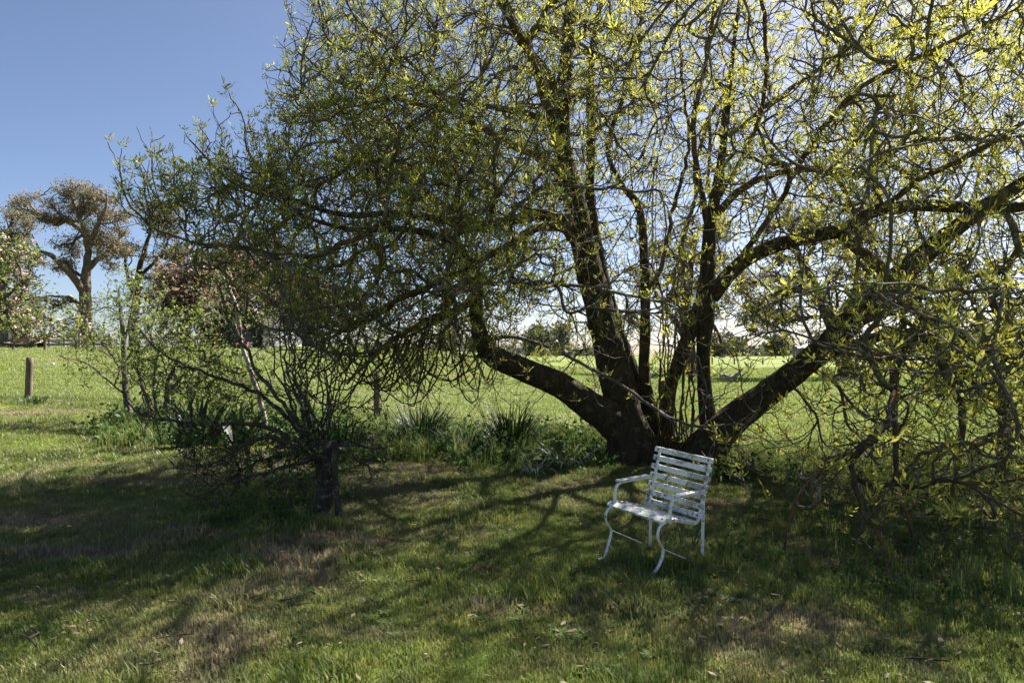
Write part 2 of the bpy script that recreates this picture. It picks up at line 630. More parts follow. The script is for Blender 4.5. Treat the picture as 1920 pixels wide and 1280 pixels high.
def scatter(name, pts, rot, scl, idx, dry, protos, label, cat):
    me = bpy.data.meshes.new(name)
    me.vertices.add(len(pts))
    me.vertices.foreach_set('co', np.ascontiguousarray(pts, np.float32).ravel())
    for nm, arr, ty in (('rz', rot, 'FLOAT'), ('scl', scl, 'FLOAT'), ('dry', dry, 'FLOAT'), ('idx', idx, 'INT')):
        a = me.attributes.new(nm, ty, 'POINT')
        a.data.foreach_set('value', np.ascontiguousarray(arr, np.int32 if ty == 'INT' else np.float32))
    o = bpy.data.objects.new(name, me)
    COL.objects.link(o)
    tag(o, label, cat, kind='stuff')
    ng = bpy.data.node_groups.new(name, 'GeometryNodeTree')
    ng.interface.new_socket('Geometry', in_out='INPUT', socket_type='NodeSocketGeometry')
    ng.interface.new_socket('Geometry', in_out='OUTPUT', socket_type='NodeSocketGeometry')
    gi, go = ng.nodes.new('NodeGroupInput'), ng.nodes.new('NodeGroupOutput')
    join = ng.nodes.new('GeometryNodeJoinGeometry')
    for p in reversed(protos):
        oi = ng.nodes.new('GeometryNodeObjectInfo')
        oi.inputs['Object'].default_value = p
        oi.inputs['As Instance'].default_value = True
        ng.links.new(oi.outputs['Geometry'], join.inputs[0])
    iop = ng.nodes.new('GeometryNodeInstanceOnPoints')
    iop.inputs['Pick Instance'].default_value = True

    def attr(nm, ty):
        n = ng.nodes.new('GeometryNodeInputNamedAttribute')
        n.data_type = ty
        n.inputs['Name'].default_value = nm
        return n.outputs['Attribute']
    cmb = ng.nodes.new('ShaderNodeCombineXYZ')
    ng.links.new(attr('rz', 'FLOAT'), cmb.inputs[2])
    ng.links.new(gi.outputs[0], iop.inputs['Points'])
    ng.links.new(join.outputs[0], iop.inputs['Instance'])
    ng.links.new(attr('idx', 'INT'), iop.inputs['Instance Index'])
    ng.links.new(cmb.outputs[0], iop.inputs['Rotation'])
    ng.links.new(attr('scl', 'FLOAT'), iop.inputs['Scale'])
    ng.links.new(iop.outputs[0], go.inputs[0])
    md = o.modifiers.new('scatter', 'NODES')
    md.node_group = ng
    return o


lawn_protos = [blades_mesh('lawn_clump', 30, .085, .014, .045, .0055, .6, M['lawn_blade']) for _ in range(5)] + \
              [blades_mesh('lawn_tall_clump', 34, .055, .03, .085, .006, .65, M['lawn_blade'], tint_p=.15) for _ in range(2)]
pad_protos = [blades_mesh('paddock_clump', 46, .24, .05, .13, .012, .7, M['paddock_blade'], tint_p=.1) for _ in range(4)]


def frustum_pts(n, y0, y1, power, margin=1.3):
    """random ground points in the camera's wedge; power 1 = even per depth"""
    u = rng.uniform(size=n)
    Y = y0 * (y1 / y0) ** u if power == 'log' else np.sqrt(y0 ** 2 + u * (y1 ** 2 - y0 ** 2))
    X = rng.uniform(-1, 1, n) * (.78 * Y + margin)
    return X, Y


X1, Y1 = frustum_pts(75000, 2.2, 11, 'area', .8)
X2, Y2 = frustum_pts(26000, 10, 22, 'area', .8)
X, Y = np.concatenate([X1, X2]), np.concatenate([Y1, Y2])
fd = fence_dist(X, Y)
dr, ba = dry_bare(X, Y)
lush = fbm(X, Y, 1.3, 21)
keep = (fd < .25) & (rng.uniform(size=len(X)) > ba * .95) & (rng.uniform(size=len(X)) > dr * .35)
X, Y, dr, lush, fd = X[keep], Y[keep], dr[keep], lush[keep], fd[keep]
tall = (rng.uniform(size=len(X)) < np.clip((lush - .55) * 3, 0.02, .5)) | (rng.uniform(size=len(X)) < .6 * np.exp(-((fd + .6) / .5) ** 2))
idx = np.where(tall, 5 + rng.integers(0, 2, len(X)), rng.integers(0, 5, len(X)))
scl = rng.uniform(.6, 1.3, len(X)) * np.where(Y > 10, 1.5, 1) * (.45 + 1.1 * fbm(X, Y, 5.5, 41) + .4 * (lush - .5))
scatter('lawn_grass', np.stack([X, Y, height(X, Y)], 1), rng.uniform(0, 6.28, len(X)), scl, idx, np.clip(dr + rng.uniform(-.1, .15, len(X)), 0, 1), lawn_protos,
        'short dappled mown grass covering the lawn in front of the wire fence', 'grass')
X, Y = frustum_pts(52000, 8, 75, 'log', 2)
X3, Y3 = frustum_pts(14000, 8, 30, 'log', 2)
X, Y = np.concatenate([X, X3]), np.concatenate([Y, Y3])
fd = fence_dist(X, Y)
dr, ba = dry_bare(X, Y)
keep = (fd > .1) & (rng.uniform(size=len(X)) > ba)
X, Y, dr = X[keep], Y[keep], dr[keep]
scatter('paddock_grass', np.stack([X, Y, height(X, Y)], 1), rng.uniform(0, 6.28, len(X)), rng.uniform(.6, 1.2, len(X)) * (1 + Y * .012), rng.integers(0, 4, len(X)),
        dr, pad_protos, 'bright green pasture grass growing in the paddock beyond the fence', 'grass')

# ------------------------------------------------------------------ leaves
def tuft_pinnate(nl=7, leaflets=4, size=.13, open_=1.0, wid=.17):
    """one burst of young pinnate leaves round +Z: quads"""
    Q = []
    for i in range(nl):
        a = 2 * math.pi * (i + rng.uniform(-.3, .3)) / nl
        th = rng.uniform(.25, 1.05) * open_
        d = Vector((math.sin(th) * math.cos(a), math.sin(th) * math.sin(a), math.cos(th)))
        side = d.cross(Vector((0, 0, 1))).normalized() if abs(d.z) < .99 else Vector((1, 0, 0))
        L = size * rng.uniform(.55, 1.15)
        for j in range(leaflets):
            f = .3 + .7 * j / (leaflets - 1)
            base = d * L * f * .75
            s = 0 if j == leaflets - 1 else (1 if j % 2 else -1)
            ld = (d * .9 + side * s * .75 + Vector(rng.normal(0, .18, 3))).normalized()
            ll = L * rng.uniform(.5, .75)
            wv = ld.cross(Vector(rng.normal(0, 1, 3))).normalized() * ll * wid
            Q.append((base, base + ld * ll * .5 + wv, base + ld * ll, base + ld * ll * .5 - wv))
    return np.array([[tuple(v) for v in q] for q in Q])          # (q,4,3)


def tuft_oval(nl=6, size=.05, spread=.05, wr=.32, down=0.0):
    Q = []
    for i in range(nl):
        b = Vector(rng.normal(0, spread * .5, 3))
        d = (Vector(rng.normal(0, 1, 3)) + Vector((0, 0, .6 - down))).normalized()
        L = size * rng.uniform(.6, 1.2)
        wv = d.cross(Vector(rng.normal(0, 1, 3))).normalized() * L * wr
        Q.append((b, b + d * L * .5 + wv, b + d * L, b + d * L * .5 - wv))
    return np.array([[tuple(v) for v in q] for q in Q])


def place_tufts(protos, P, D, S, tint, jit=.12):
    """P (n,3) at, D (n,3) axis, S (n,) scale -> verts, quads, tint"""
    n = len(P)
    D = D / np.maximum(np.linalg.norm(D, axis=1, keepdims=True), 1e-6)
    ref = rng.normal(0, 1, (n, 3))
    A = np.cross(D, ref)
    A /= np.maximum(np.linalg.norm(A, axis=1, keepdims=True), 1e-6)
    B = np.cross(D, A)
    Ms = np.stack([A, B, D], 2)                                   # columns
    which = rng.integers(0, len(protos), n)
    Vs, Ts = [], []
    for k, pr in enumerate(protos):
        s = np.where(which == k)[0]
        if not len(s):
            continue
        v = np.einsum('nij,qvj->nqvi', Ms[s], pr) * S[s][:, None, None, None] + P[s][:, None, None, :]
        Vs.append(v.reshape(-1, 3))
        t = np.clip(tint[s][:, None] + rng.normal(0, jit, (len(s), len(pr))), 0, 1)
        Ts.append(np.repeat(t.ravel(), 4))
    V = np.concatenate(Vs)
    return V, np.arange(len(V), dtype=np.int32).reshape(-1, 4), np.concatenate(Ts)


# ------------------------------------------------------------------ branching growth
def catmull(ctrl, spacing):
    C = np.array(ctrl, float)
    C = np.vstack([2 * C[0] - C[1], C, 2 * C[-1] - C[-2]])
    out = []
    for i in range(1, len(C) - 2):
        L = np.linalg.norm(C[i + 1, :3] - C[i, :3])
        n = max(2, int(L / spacing))
        for k in range(n):
            t = k / n
            out.append(.5 * ((2 * C[i]) + (-C[i - 1] + C[i + 1]) * t + (2 * C[i - 1] - 5 * C[i] + 4 * C[i + 1] - C[i + 2]) * t ** 2 +
                             (-C[i - 1] + 3 * C[i] - 3 * C[i + 1] + C[i + 2]) * t ** 3))
    out.append(C[-2])
    return np.array(out)


class Growth:
    def __init__(s, limbs, spacing=.15, wob=.015):
        P, par, dirs, rad = [], [], [], []
        s.limbs = []
        for ctrl in limbs:
            pts = catmull(ctrl, spacing)
            pts[1:-1, :3] += rng.normal(0, 1, (len(pts) - 2, 3)) * wob
            s.limbs.append(pts)
            T = np.gradient(pts[:, :3], axis=0)
            T /= np.maximum(np.linalg.norm(T, axis=1, keepdims=True), 1e-6)
            for k in range(len(pts)):
                par.append(-1 if k == 0 else len(P) - 1)
                P.append(pts[k, :3])
                dirs.append(T[k])
                rad.append(pts[k, 3])
        s.P = np.array(P)
        s.par = np.array(par)
        s.D = np.array(dirs)
        s.hand = np.array(rad)
        s.ref = np.zeros_like(s.P)
        s.stage = np.zeros(len(P), int)

    def stage_grow(s, targets, n=6, maxd=2.5, batches=6, up=(.3, 1.0), follow=.5, wig=.03, sag=0.0, st=1, minr=0.0):
        T = np.array(targets)
        kd0 = kdtree.KDTree(len(s.P))
        for i, p in enumerate(s.P):
            kd0.insert(p, i)
        kd0.balance()
        d0 = np.array([kd0.find(t)[2] for t in T])
        T = T[np.argsort(d0)]
        for chunk in np.array_split(T, batches):
            if not len(chunk):
                continue
            use = [i for i in range(len(s.P)) if s.hand[i] == 0 or s.hand[i] >= minr]
            kd = kdtree.KDTree(len(use))
            for i in use:
                kd.insert(s.P[i], i)
            kd.balance()
            src, tg = [], []
            for t in chunk:
                best, bs = None, 1e9
                for (co, i, dist) in kd.find_n(t, 9):
                    if dist > maxd or dist < .02:
                        continue
                    v = (t - s.P[i]) / dist
                    c = float(v @ s.D[i])
                    sc = dist * (1.7 - 1.0 * c)
                    if sc < bs:
                        best, bs = i, sc
                if best is not None:
                    src.append(best)
                    tg.append(t)
            if not src:
                continue
            src, tg = np.array(src), np.array(tg)
            P0, D0 = s.P[src], s.D[src]
            V = tg - P0
            L = np.linalg.norm(V, axis=1, keepdims=True)
            dirv = V / L
            sd_ = D0 * follow + dirv * (1 - follow) + rng.normal(0, .12, P0.shape)
            sd_[:, 2] -= sag
            sd_ /= np.linalg.norm(sd_, axis=1, keepdims=True)
            u = rng.uniform(up[0], up[1], (len(src), 1))
            ed = dirv * (1 - u * .7) + np.array([0, 0, 1.0]) * u + rng.normal(0, .13, P0.shape)
            ed /= np.linalg.norm(ed, axis=1, keepdims=True)
            P1, P2 = P0 + sd_ * L * .42, tg - ed * L * .42
            base = len(s.P)
            m = len(src)
            t = np.arange(1, n + 1)[None, :, None] / n
            B = (1 - t) ** 3 * P0[:, None] + 3 * (1 - t) ** 2 * t * P1[:, None] + 3 * (1 - t) * t ** 2 * P2[:, None] + t ** 3 * tg[:, None]
            B[:, :-1] += rng.normal(0, 1, (m, n - 1, 3)) * (L * wig)[:, None]
            full = np.concatenate([P0[:, None], B], 1)
            TT = np.gradient(full, axis=1)[:, 1:]
            TT /= np.maximum(np.linalg.norm(TT, axis=2, keepdims=True), 1e-6)
            ref = np.cross(P1 - P0, tg - P0)
            ref = ref / np.maximum(np.linalg.norm(ref, axis=1, keepdims=True), 1e-9)
            ids = base + np.arange(m * n).reshape(m, n)
            par = np.concatenate([src[:, None], ids[:, :-1]], 1)
            s.P = np.concatenate([s.P, B.reshape(-1, 3)])
            s.D = np.concatenate([s.D, TT.reshape(-1, 3)])
            s.par = np.concatenate([s.par, par.ravel()])
            s.hand = np.concatenate([s.hand, np.zeros(m * n)])
            s.ref = np.concatenate([s.ref, np.repeat(ref, n, 0)])
            s.stage = np.concatenate([s.stage, np.full(m * n, st)])

    def radii(s, rtip=.0055, p=2.5, taper=.0003):
        N = len(s.P)
        acc = np.zeros(N)
        kids = np.zeros(N, int)
        par = s.par.tolist()
        accl = [0.0] * N
        kd = [0] * N
        hand = s.hand.tolist()
        for i in range(N - 1, -1, -1):
            if kd[i] == 0:
                accl[i] += rtip ** p
            q = par[i]
            if q >= 0:
                accl[q] += accl[i] * 1.012
                kd[q] += 1
        rr = np.array(accl) ** (1 / p)
        s.kids = np.array(kd)
        s.r = np.where(s.hand > 0, s.hand, rr)
        rl = s.r.tolist()
        st = s.stage.tolist()
        for i in range(N):
            q = par[i]
            if q >= 0 and st[i] > 0:
                rl[i] = min(rl[i], max(rl[q] * (.8 if st[q] == 0 else 1.0), rtip * .9))
        s.r = np.array(rl)

    def twig_mesh(s, name, lod=1.0):
        sel = np.where((s.par >= 0) & (s.stage > 0))[0]
        pa = s.par[sel]
        r1 = s.r[sel]
        same = s.stage[pa] > 0
        r0 = np.where(same & (s.r[pa] < r1 * 1.8), s.r[pa], r1 * 1.15)
        P0, P1, T1 = s.P[pa], s.P[sel], s.D[sel]
        seg = P1 - P0
        seg /= np.maximum(np.linalg.norm(seg, axis=1, keepdims=True), 1e-9)
        samepath = (s.ref[pa] * s.ref[sel]).sum(1) > .999
        T0 = np.where(samepath[:, None], s.D[pa], seg)
        ref = s.ref[sel]
        Vs, Fs, off = [], [], 0
        for k, lo, hi in ((3, 0, .0125 * lod), (5, .0125 * lod, .035 * lod), (8, .035 * lod, 99)):
            g = np.where((r1 >= lo) & (r1 < hi))[0]
            if not len(g):
                continue
            ang = 2 * np.pi * np.arange(k) / k
            rings = []
            for (P_, T_, r_) in ((P0[g], T0[g], r0[g]), (P1[g], T1[g], r1[g])):
                A = ref[g] - T_ * (ref[g] * T_).sum(1, keepdims=True)
                A /= np.maximum(np.linalg.norm(A, axis=1, keepdims=True), 1e-9)
                B = np.cross(T_, A)
                rings.append(P_[:, None] + (A[:, None] * np.cos(ang)[None, :, None] + B[:, None] * np.sin(ang)[None, :, None]) * r_[:, None, None])
            V = np.concatenate(rings, 1).reshape(-1, 3)
            b = off + np.arange(len(g))[:, None] * 2 * k
            j = np.arange(k)[None, :]
            j2 = (j + 1) % k
            Fs.append(np.stack([b + j, b + j2, b + k + j2, b + k + j], 2).reshape(-1, 4))
            Vs.append(V)
            off += len(V)
        return mesh_np(name, np.concatenate(Vs), np.concatenate(Fs), 4)

    def tips(s):
        t = np.where((s.kids == 0) & ((s.stage > 0) | (s.hand < .016)))[0]
        return s.P[t], s.D[t]


def limb_mesh(pts, k=18, rough=.08, flare=0.0, seed=0, ridges=False):
    """bark tube along a limb: pts (n,4)"""
    P = pts[:, :3]
    n = len(P)
    T = np.gradient(P, axis=0)
    T /= np.maximum(np.linalg.norm(T, axis=1, keepdims=True), 1e-6)
    ref = Vector((.3, 1, .1))
    V = []
    for i in range(n):
        t = Vector(T[i])
        ref = (ref - t * ref.dot(t)).normalized()
        b = t.cross(ref)
        for j in range(k):
            a = 2 * math.pi * j / k
            d = ref * math.cos(a) + b * math.sin(a)
            r = pts[i, 3]
            q = Vector(P[i])
            f = 1 + rough * (noise.noise((q + d * r) * 3.1 + Vector((seed, 0, 0))) * 1.3 + .7 * noise.noise(Vector((d.x * 3.5, d.y * 3.5, i * .05 + seed))) +
                             .5 * noise.noise((q + d * r) * 11))
            if ridges and r > .05:
                rg = noise.noise(Vector((d.x * r * 34 + seed, d.y * r * 34, d.z * r * 34 + i * .05)))
                f += .55 * min(.05, .006 / r) * (1 - abs(rg) * 4) + .5 * min(.10, .012 / r) * noise.noise((q + d * r) * 9)
                if q.z < .9:
                    f += .5 * ((.9 - q.z) / .9) ** 2 * (.4 + 1.2 * noise.noise(Vector((d.x * 2.2, d.y * 2.2, seed))))
            V.append(q + d * r * f)
    Fc = []
    for i in range(n - 1):
        for j in range(k):
            j2 = (j + 1) % k
            Fc.append((i * k + j, i * k + j2, i * k + k + j2, i * k + k + j))
    Fc.append((0,) * 0 or tuple((n - 1) * k + j for j in range(k)))
    me = bpy.data.meshes.new('limb')
    me.from_pydata([tuple(v) for v in V], [], Fc)
    me.update()
    return me


def px_limb(lst):
    """(px, py, depth, radius) -> (x, y, z, r)"""
    out = []
    for (px, py, Y, r) in lst:
        p = at(px, py, Y)
        out.append((p.x, p.y, p.z, r))
    return out


def in_ellipsoids(n, ells, shell=.0):
    """random points in a union of ellipsoids (cx,cy,cz,rx,ry,rz,weight)"""
    w = np.array([e[6] for e in ells], float)
    pick = rng.choice(len(ells), n, p=w / w.sum())
    E = np.array([e[:6] for e in ells])[pick]
    d = rng.normal(0, 1, (n, 3))
    d /= np.linalg.norm(d, axis=1, keepdims=True)
    rr = (shell ** 3 + rng.uniform(size=(n, 1)) * (1 - shell ** 3)) ** (1 / 3)
    return E[:, :3] + d * rr * E[:, 3:6]


def finish_tree(root, G, bark, twig, leafmat, tufts, size, tint, limb_k=16, limb_rough=.08, spur=0, spur_size=.6, skip_low=None, names=('limb', 'twigs', 'foliage'), trunk_first=True, upbias=.6, spur_r=.012, fine=None, bare=0.0, lod=1.0, scale_fn=None, thin_bark=None):
    for i, pts in enumerate(G.limbs):
        if fine and pts[:, 3].max() > .08:
            pts = catmull(fine[i], .05)
        k_ = limb_k if not fine else (38 if pts[:, 3].max() > .15 else 20 if pts[:, 3].max() > .05 else 9)
        nm = 'trunk' if (i == 0 and trunk_first) else names[0]
        link(nm, limb_mesh(pts, k_, limb_rough, seed=i * 7.7, ridges=bool(fine)), thin_bark if (thin_bark and pts[:, 3].max() < .085) else bark, root)
    o = link(names[1], G.twig_mesh(names[1], lod), twig, root)
    tag(o, kind='stuff')
    P, D = G.tips()
    if bare:
        kp = rng.uniform(size=len(P)) > (bare(P) if callable(bare) else bare)
        P, D = P[kp], D[kp]
    D = D * (1 - upbias) + np.array([0, 0, 1.0]) * upbias + rng.normal(0, .2, P.shape)
    if fine:                                       # leaf bursts crowding up the thin left sprigs
        px_, py_ = project(G.P)
        e = np.where((G.stage == 0) & (G.hand < .0078) & (px_ < 640) & (py_ < 440))[0]
        e = np.repeat(e, 2)
        P = np.concatenate([P, G.P[e] + rng.normal(0, .02, (len(e), 3))])
        D = np.concatenate([D, G.D[e] + rng.normal(0, .5, (len(e), 3))])
    S = size * rng.uniform(.5, 1.3, len(P)) * (.75 + .5 * fbm(P[:, 0] + P[:, 2], P[:, 1], .9 / lod, 77))
    if spur:
        c = np.where((G.stage > 1) & (G.r < spur_r) & (G.kids > 0))[0]
        c = rng.choice(c, min(spur, len(c)), replace=False)
        if fine:
            c = c[rng.uniform(size=len(c)) > .8 * low_right(G.P[c])]
        P = np.concatenate([P, G.P[c]])
        D = np.concatenate([D, G.D[c] * .3 + rng.normal(0, .6, (len(c), 3)) + np.array([0, 0, .4])])
        S = np.concatenate([S, size * spur_size * rng.uniform(.4, 1.1, len(c))])
    if scale_fn is not None:
        S = S * scale_fn(P)
    tn = tint(P) if callable(tint) else np.clip(rng.normal(tint, .22, len(P)), 0, 1)
    V, Q, Tn = place_tufts(tufts, P, D, S, tn)
    me = mesh_np(names[2], V, Q, 4, {'tint': Tn})
    f = link(names[2], me, leafmat, root, smooth_shade=False)
    tag(f, kind='stuff')
    return o, f


# ================================================================== THE BIG TREE
ash_base = gp(1240, 868)
ash = empty('spreading_tree', ash_base, 'huge spreading multi trunked tree with yellow green young leaves behind the white chair', 'tree')
LIMBS = [px_limb(l) for l in [
    # leader (left main trunk)
    [(1190, 905, 10.0, .50), (1186, 872, 10.0, .43), (1183, 830, 10.05, .38), (1172, 780, 10.1, .33), (1152, 700, 10.2, .29), (1128, 600, 10.3, .25), (1103, 500, 10.3, .235), (1086, 420, 10.3, .21),
     (1070, 350, 10.2, .19), (1052, 270, 10.1, .16), (1056, 180, 10.1, .14), (1064, 100, 10.1, .115), (1070, 0, 10.2, .095), (1080, -150, 10.3, .06), (1085, -280, 10.3, .025)],
    # second trunk beside it
    [(1225, 880, 10.5, .24), (1216, 800, 10.5, .19), (1195, 730, 10.5, .16), (1165, 640, 10.6, .135), (1138, 550, 10.7, .12), (1118, 450, 10.7, .10), (1106, 370, 10.8, .09), (1108, 280, 10.8, .08),
     (1108, 180, 10.9, .07), (1112, 80, 11, .055), (1140, -60, 11.1, .035), (1170, -200, 11.2, .015)],
    # low left limb with its elbow
    [(1195, 850, 10.0, .36), (1165, 808, 9.95, .30), (1120, 770, 9.8, .26), (1060, 728, 9.6, .215), (1000, 700, 9.4, .195), (950, 680, 9.2, .18), (918, 663, 9.1, .15), (902, 630, 9.0, .12), (893, 585, 9.0, .105),
     (894, 540, 9.0, .10), (880, 490, 8.9, .08), (840, 450, 8.7, .06), (760, 430, 8.4, .045), (660, 430, 8.1, .032), (560, 400, 7.9, .024), (480, 340, 7.7, .015)],
    # left boughs from the leader
    [(1088, 445, 10.25, .11), (1058, 415, 10.1, .105), (1020, 404, 9.9, .095), (960, 412, 9.6, .085), (890, 424, 9.3, .075), (820, 410, 9.0, .06), (740, 400, 8.6, .05), (640, 402, 8.3, .04), (540, 372, 8.1, .028), (440, 345, 8.0, .018), (355, 262, 8.0, .009)],
    [(1092, 465, 10.2, .09), (1060, 432, 10.0, .075), (1010, 428, 9.7, .07), (950, 462, 9.4, .06), (880, 500, 9.1, .052), (800, 540, 8.8, .045), (700, 585, 8.5, .035), (610, 640, 8.2, .022), (560, 690, 8.0, .012)],
    [(1063, 330, 10.1, .08), (1020, 296, 9.8, .07), (950, 268, 9.5, .06), (860, 215, 9.2, .045), (760, 190, 9.0, .035), (650, 160, 8.9, .022), (560, 100, 8.9, .012)],
    [(1055, 255, 10.1, .07), (1000, 215, 10.2, .06), (920, 200, 10.5, .05), (800, 170, 10.9, .04), (700, 120, 11.2, .03), (620, 60, 11.4, .02), (560, -40, 11.5, .01)],
    [(1058, 190, 10.1, .08), (1020, 130, 9.9, .07), (975, 60, 9.6, .06), (930, -30, 9.2, .05), (870, -160, 8.8, .035), (800, -300, 8.5, .02)],
    [(900, 545, 9.0, .07), (860, 580, 8.7, .06), (800, 600, 8.3, .045), (720, 650, 7.9, .03), (650, 720, 7.7, .016)],
    # far left arching bough
    [(740, 402, 8.6, .05), (660, 450, 8.1, .042), (580, 480, 7.8, .034), (480, 470, 7.6, .026), (390, 458, 7.5, .02), (300, 432, 7.5, .014), (245, 385, 7.5, .011), (228, 345, 7.5, .009), (224, 312, 7.5, .008)],
    [(560, 405, 7.9, .024), (510, 345, 7.9, .014), (466, 282, 7.9, .010), (458, 232, 7.9, .008), (440, 195, 7.9, .007), (430, 176, 7.9, .006)],
    # centre stems
    [(1235, 880, 10.3, .17), (1222, 780, 10.3, .12), (1208, 700, 10.3, .10), (1210, 620, 10.4, .095), (1210, 540, 10.5, .09), (1206, 450, 10.6, .08), (1196, 385, 10.7, .07), (1165, 345, 10.8, .055), (1140, 270, 11, .045), (1180, 150, 11.2, .035), (1210, 0, 11.4, .02)],
    [(1275, 880, 10.1, .2), (1252, 790, 10.1, .12), (1262, 710, 10.15, .11), (1290, 630, 10.25, .125), (1318, 560, 10.3, .14), (1325, 520, 10.35, .13)],
    [(1205, 560, 10.5, .05), (1240, 500, 10.6, .045), (1260, 400, 10.9, .04), (1290, 280, 11.2, .035), (1280, 150, 11.5, .028), (1270, 20, 11.8, .02), (1260, -120, 12, .01)],
    # right hand trunk
    [(1345, 890, 10.2, .22), (1330, 800, 10.2, .155), (1320, 720, 10.2, .12), (1318, 650, 10.2, .12), (1326, 580, 10.3, .145), (1328, 500, 10.3, .13), (1332, 420, 10.4, .11), (1348, 330, 10.5, .085), (1360, 240, 10.6, .062),
     (1372, 120, 10.7, .042), (1390, -20, 10.8, .03), (1420, -180, 11, .012)],
    [(1326, 420, 10.4, .06), (1310, 330, 10.2, .05), (1300, 240, 10.0, .045), (1320, 130, 9.7, .035), (1340, 0, 9.4, .025), (1350, -140, 9.2, .015)],
    # arching right bough
    [(1334, 560, 10.3, .13), (1362, 520, 10.2, .14), (1400, 486, 10.1, .13), (1455, 460, 9.9, .12), (1530, 441, 9.6, .115), (1585, 430, 9.4, .11), (1640, 396, 9.2, .10), (1710, 385, 9.0, .095), (1790, 388, 8.8, .095),
     (1870, 392, 8.6, .08), (1960, 380, 8.4, .065), (2080, 350, 8.2, .045), (2200, 330, 8, .02)],
    [(1580, 442, 9.4, .085), (1640, 492, 9.0, .08), (1690, 542, 8.6, .08), (1735, 598, 8.2, .075), (1765, 650, 7.8, .065), (1830, 720, 7.3, .05), (1900, 800, 6.9, .035), (1960, 900, 6.6, .02)],
    # low right limb
    [(1290, 905, 10.0, .36), (1325, 842, 9.9, .30), (1370, 792, 9.75, .25), (1430, 745, 9.55, .225), (1500, 690, 9.3, .205), (1562, 638, 9.1, .195), (1620, 575, 8.9, .185), (1680, 522, 8.7, .165), (1740, 472, 8.5, .14),
     (1790, 430, 8.3, .12), (1850, 385, 8.1, .10), (1940, 330, 7.9, .07), (2060, 260, 7.7, .04), (2180, 200, 7.5, .015)],
    [(1600, 605, 8.95, .1), (1645, 588, 8.6, .085), (1700, 575, 8.2, .07), (1765, 605, 7.7, .06), (1840, 650, 7.3, .045), (1920, 690, 7.0, .03), (2000, 760, 6.8, .015)],
    [(1560, 660, 9.1, .09), (1620, 640, 8.5, .08), (1690, 625, 7.9, .07), (1750, 640, 7.3, .06), (1775, 705, 6.9, .05), (1800, 755, 6.7, .042), (1803, 800, 6.6, .035), (1800, 860, 6.4, .026), (1785, 920, 6.3, .015)],
    # drooping branch to the right of the chair
    [(1728, 592, 8.2, .065), (1712, 625, 7.6, .06), (1688, 670, 7.1, .055), (1676, 720, 6.7, .052), (1676, 775, 6.4, .05), (1655, 803, 6.2, .046), (1618, 835, 6.05, .042), (1585, 857, 5.95, .038), (1530, 885, 5.8, .026), (1492, 935, 5.65, .02), (1478, 1000, 5.5, .014), (1466, 1066, 5.35, .008)],
    [(1586, 855, 5.95, .028), (1602, 890, 5.85, .025), (1608, 940, 5.7, .021), (1636, 985, 5.5, .017), (1655, 1030, 5.3, .014), (1640, 1078, 5.1, .011), (1650, 1120, 4.9, .007)],
    [(1676, 780, 6.4, .034), (1680, 850, 6.3, .03), (1678, 905, 6.1, .026), (1700, 960, 5.8, .022), (1714, 1012, 5.6, .014), (1760, 1050, 5.3, .01)],
    [(1600, 893, 5.9, .024), (1660, 912, 5.7, .024), (1720, 912, 5.5, .022), (1770, 898, 5.35, .02), (1840, 906, 5.2, .017), (1920, 888, 5.1, .012), (1990, 860, 5, .008)],
    [(1900, 800, 6.9, .03), (1850, 830, 6.4, .026), (1760, 835, 6.0, .02), (1700, 880, 5.7, .014), (1640, 950, 5.4, .008)],
    # upper right boughs
    [(1338, 405, 10.4, .07), (1385, 360, 10.3, .065), (1440, 330, 10.1, .06), (1510, 318, 9.9, .055), (1600, 330, 9.7, .05), (1660, 290, 9.5, .045), (1740, 262, 9.3, .04), (1840, 262, 9.1, .03), (1960, 250, 9, .02)],
    [(1358, 262, 10.6, .052), (1430, 205, 10.7, .046), (1520, 140, 10.9, .044), (1578, 98, 11.0, .042), (1600, 50, 11.1, .038), (1628, -10, 11.4, .03), (1650, -100, 11.9, .02), (1640, -190, 12.5, .01)],
    [(1565, 112, 10.3, .04), (1650, 80, 10.6, .036), (1740, 30, 10.9, .03), (1850, -30, 11.2, .022), (1960, -100, 11.5, .012)],
    [(1380, 500, 10.15, .05), (1460, 380, 9.4, .045), (1540, 240, 8.7, .04), (1640, 150, 8.2, .034), (1760, 90, 7.8, .026), (1900, 20, 7.5, .016)],
    [(1650, 395, 9.2, .05), (1720, 340, 8.7, .045), (1800, 300, 8.2, .04), (1900, 240, 7.8, .03), (2020, 160, 7.5, .018)],
]]
# boughs reaching towards and away from the camera above the picture
LIMBS += [
    [(0.73, 10.1, 4.6, .09), (0.2, 9.0, 5.6, .07), (-.6, 7.6, 6.3, .05), (-1.2, 6.2, 6.5, .03), (-1.5, 5.2, 6.2, .015)],
    [(3.06, 10.4, 3.8, .05), (3.5, 9.6, 4.9, .036), (3.2, 8.6, 5.9, .028), (2.4, 7.4, 6.3, .02), (2.0, 6.4, 6.7, .01)],
    [(5.38, 8.3, 3.1, .08), (6.5, 7.6, 4.0, .065), (7.2, 6.4, 4.6, .045), (7.5, 5.2, 4.7, .02)],
    [(.75, 10.12, 5.2, .08), (.4, 11.6, 6.4, .06), (-.4, 13.2, 7.0, .035), (-1.0, 14.6, 6.8, .015)],
    [(3.28, 10.6, 5.0, .07), (3.8, 11.8, 6.2, .055), (4.4, 13.4, 6.8, .035), (4.8, 14.8, 6.4, .015)],
    [(-0.51, 9.3, 3.33, .05), (-1.6, 10.2, 4.2, .045), (-2.6, 11.4, 4.8, .03), (-3.4, 12.6, 4.7, .012)],
]
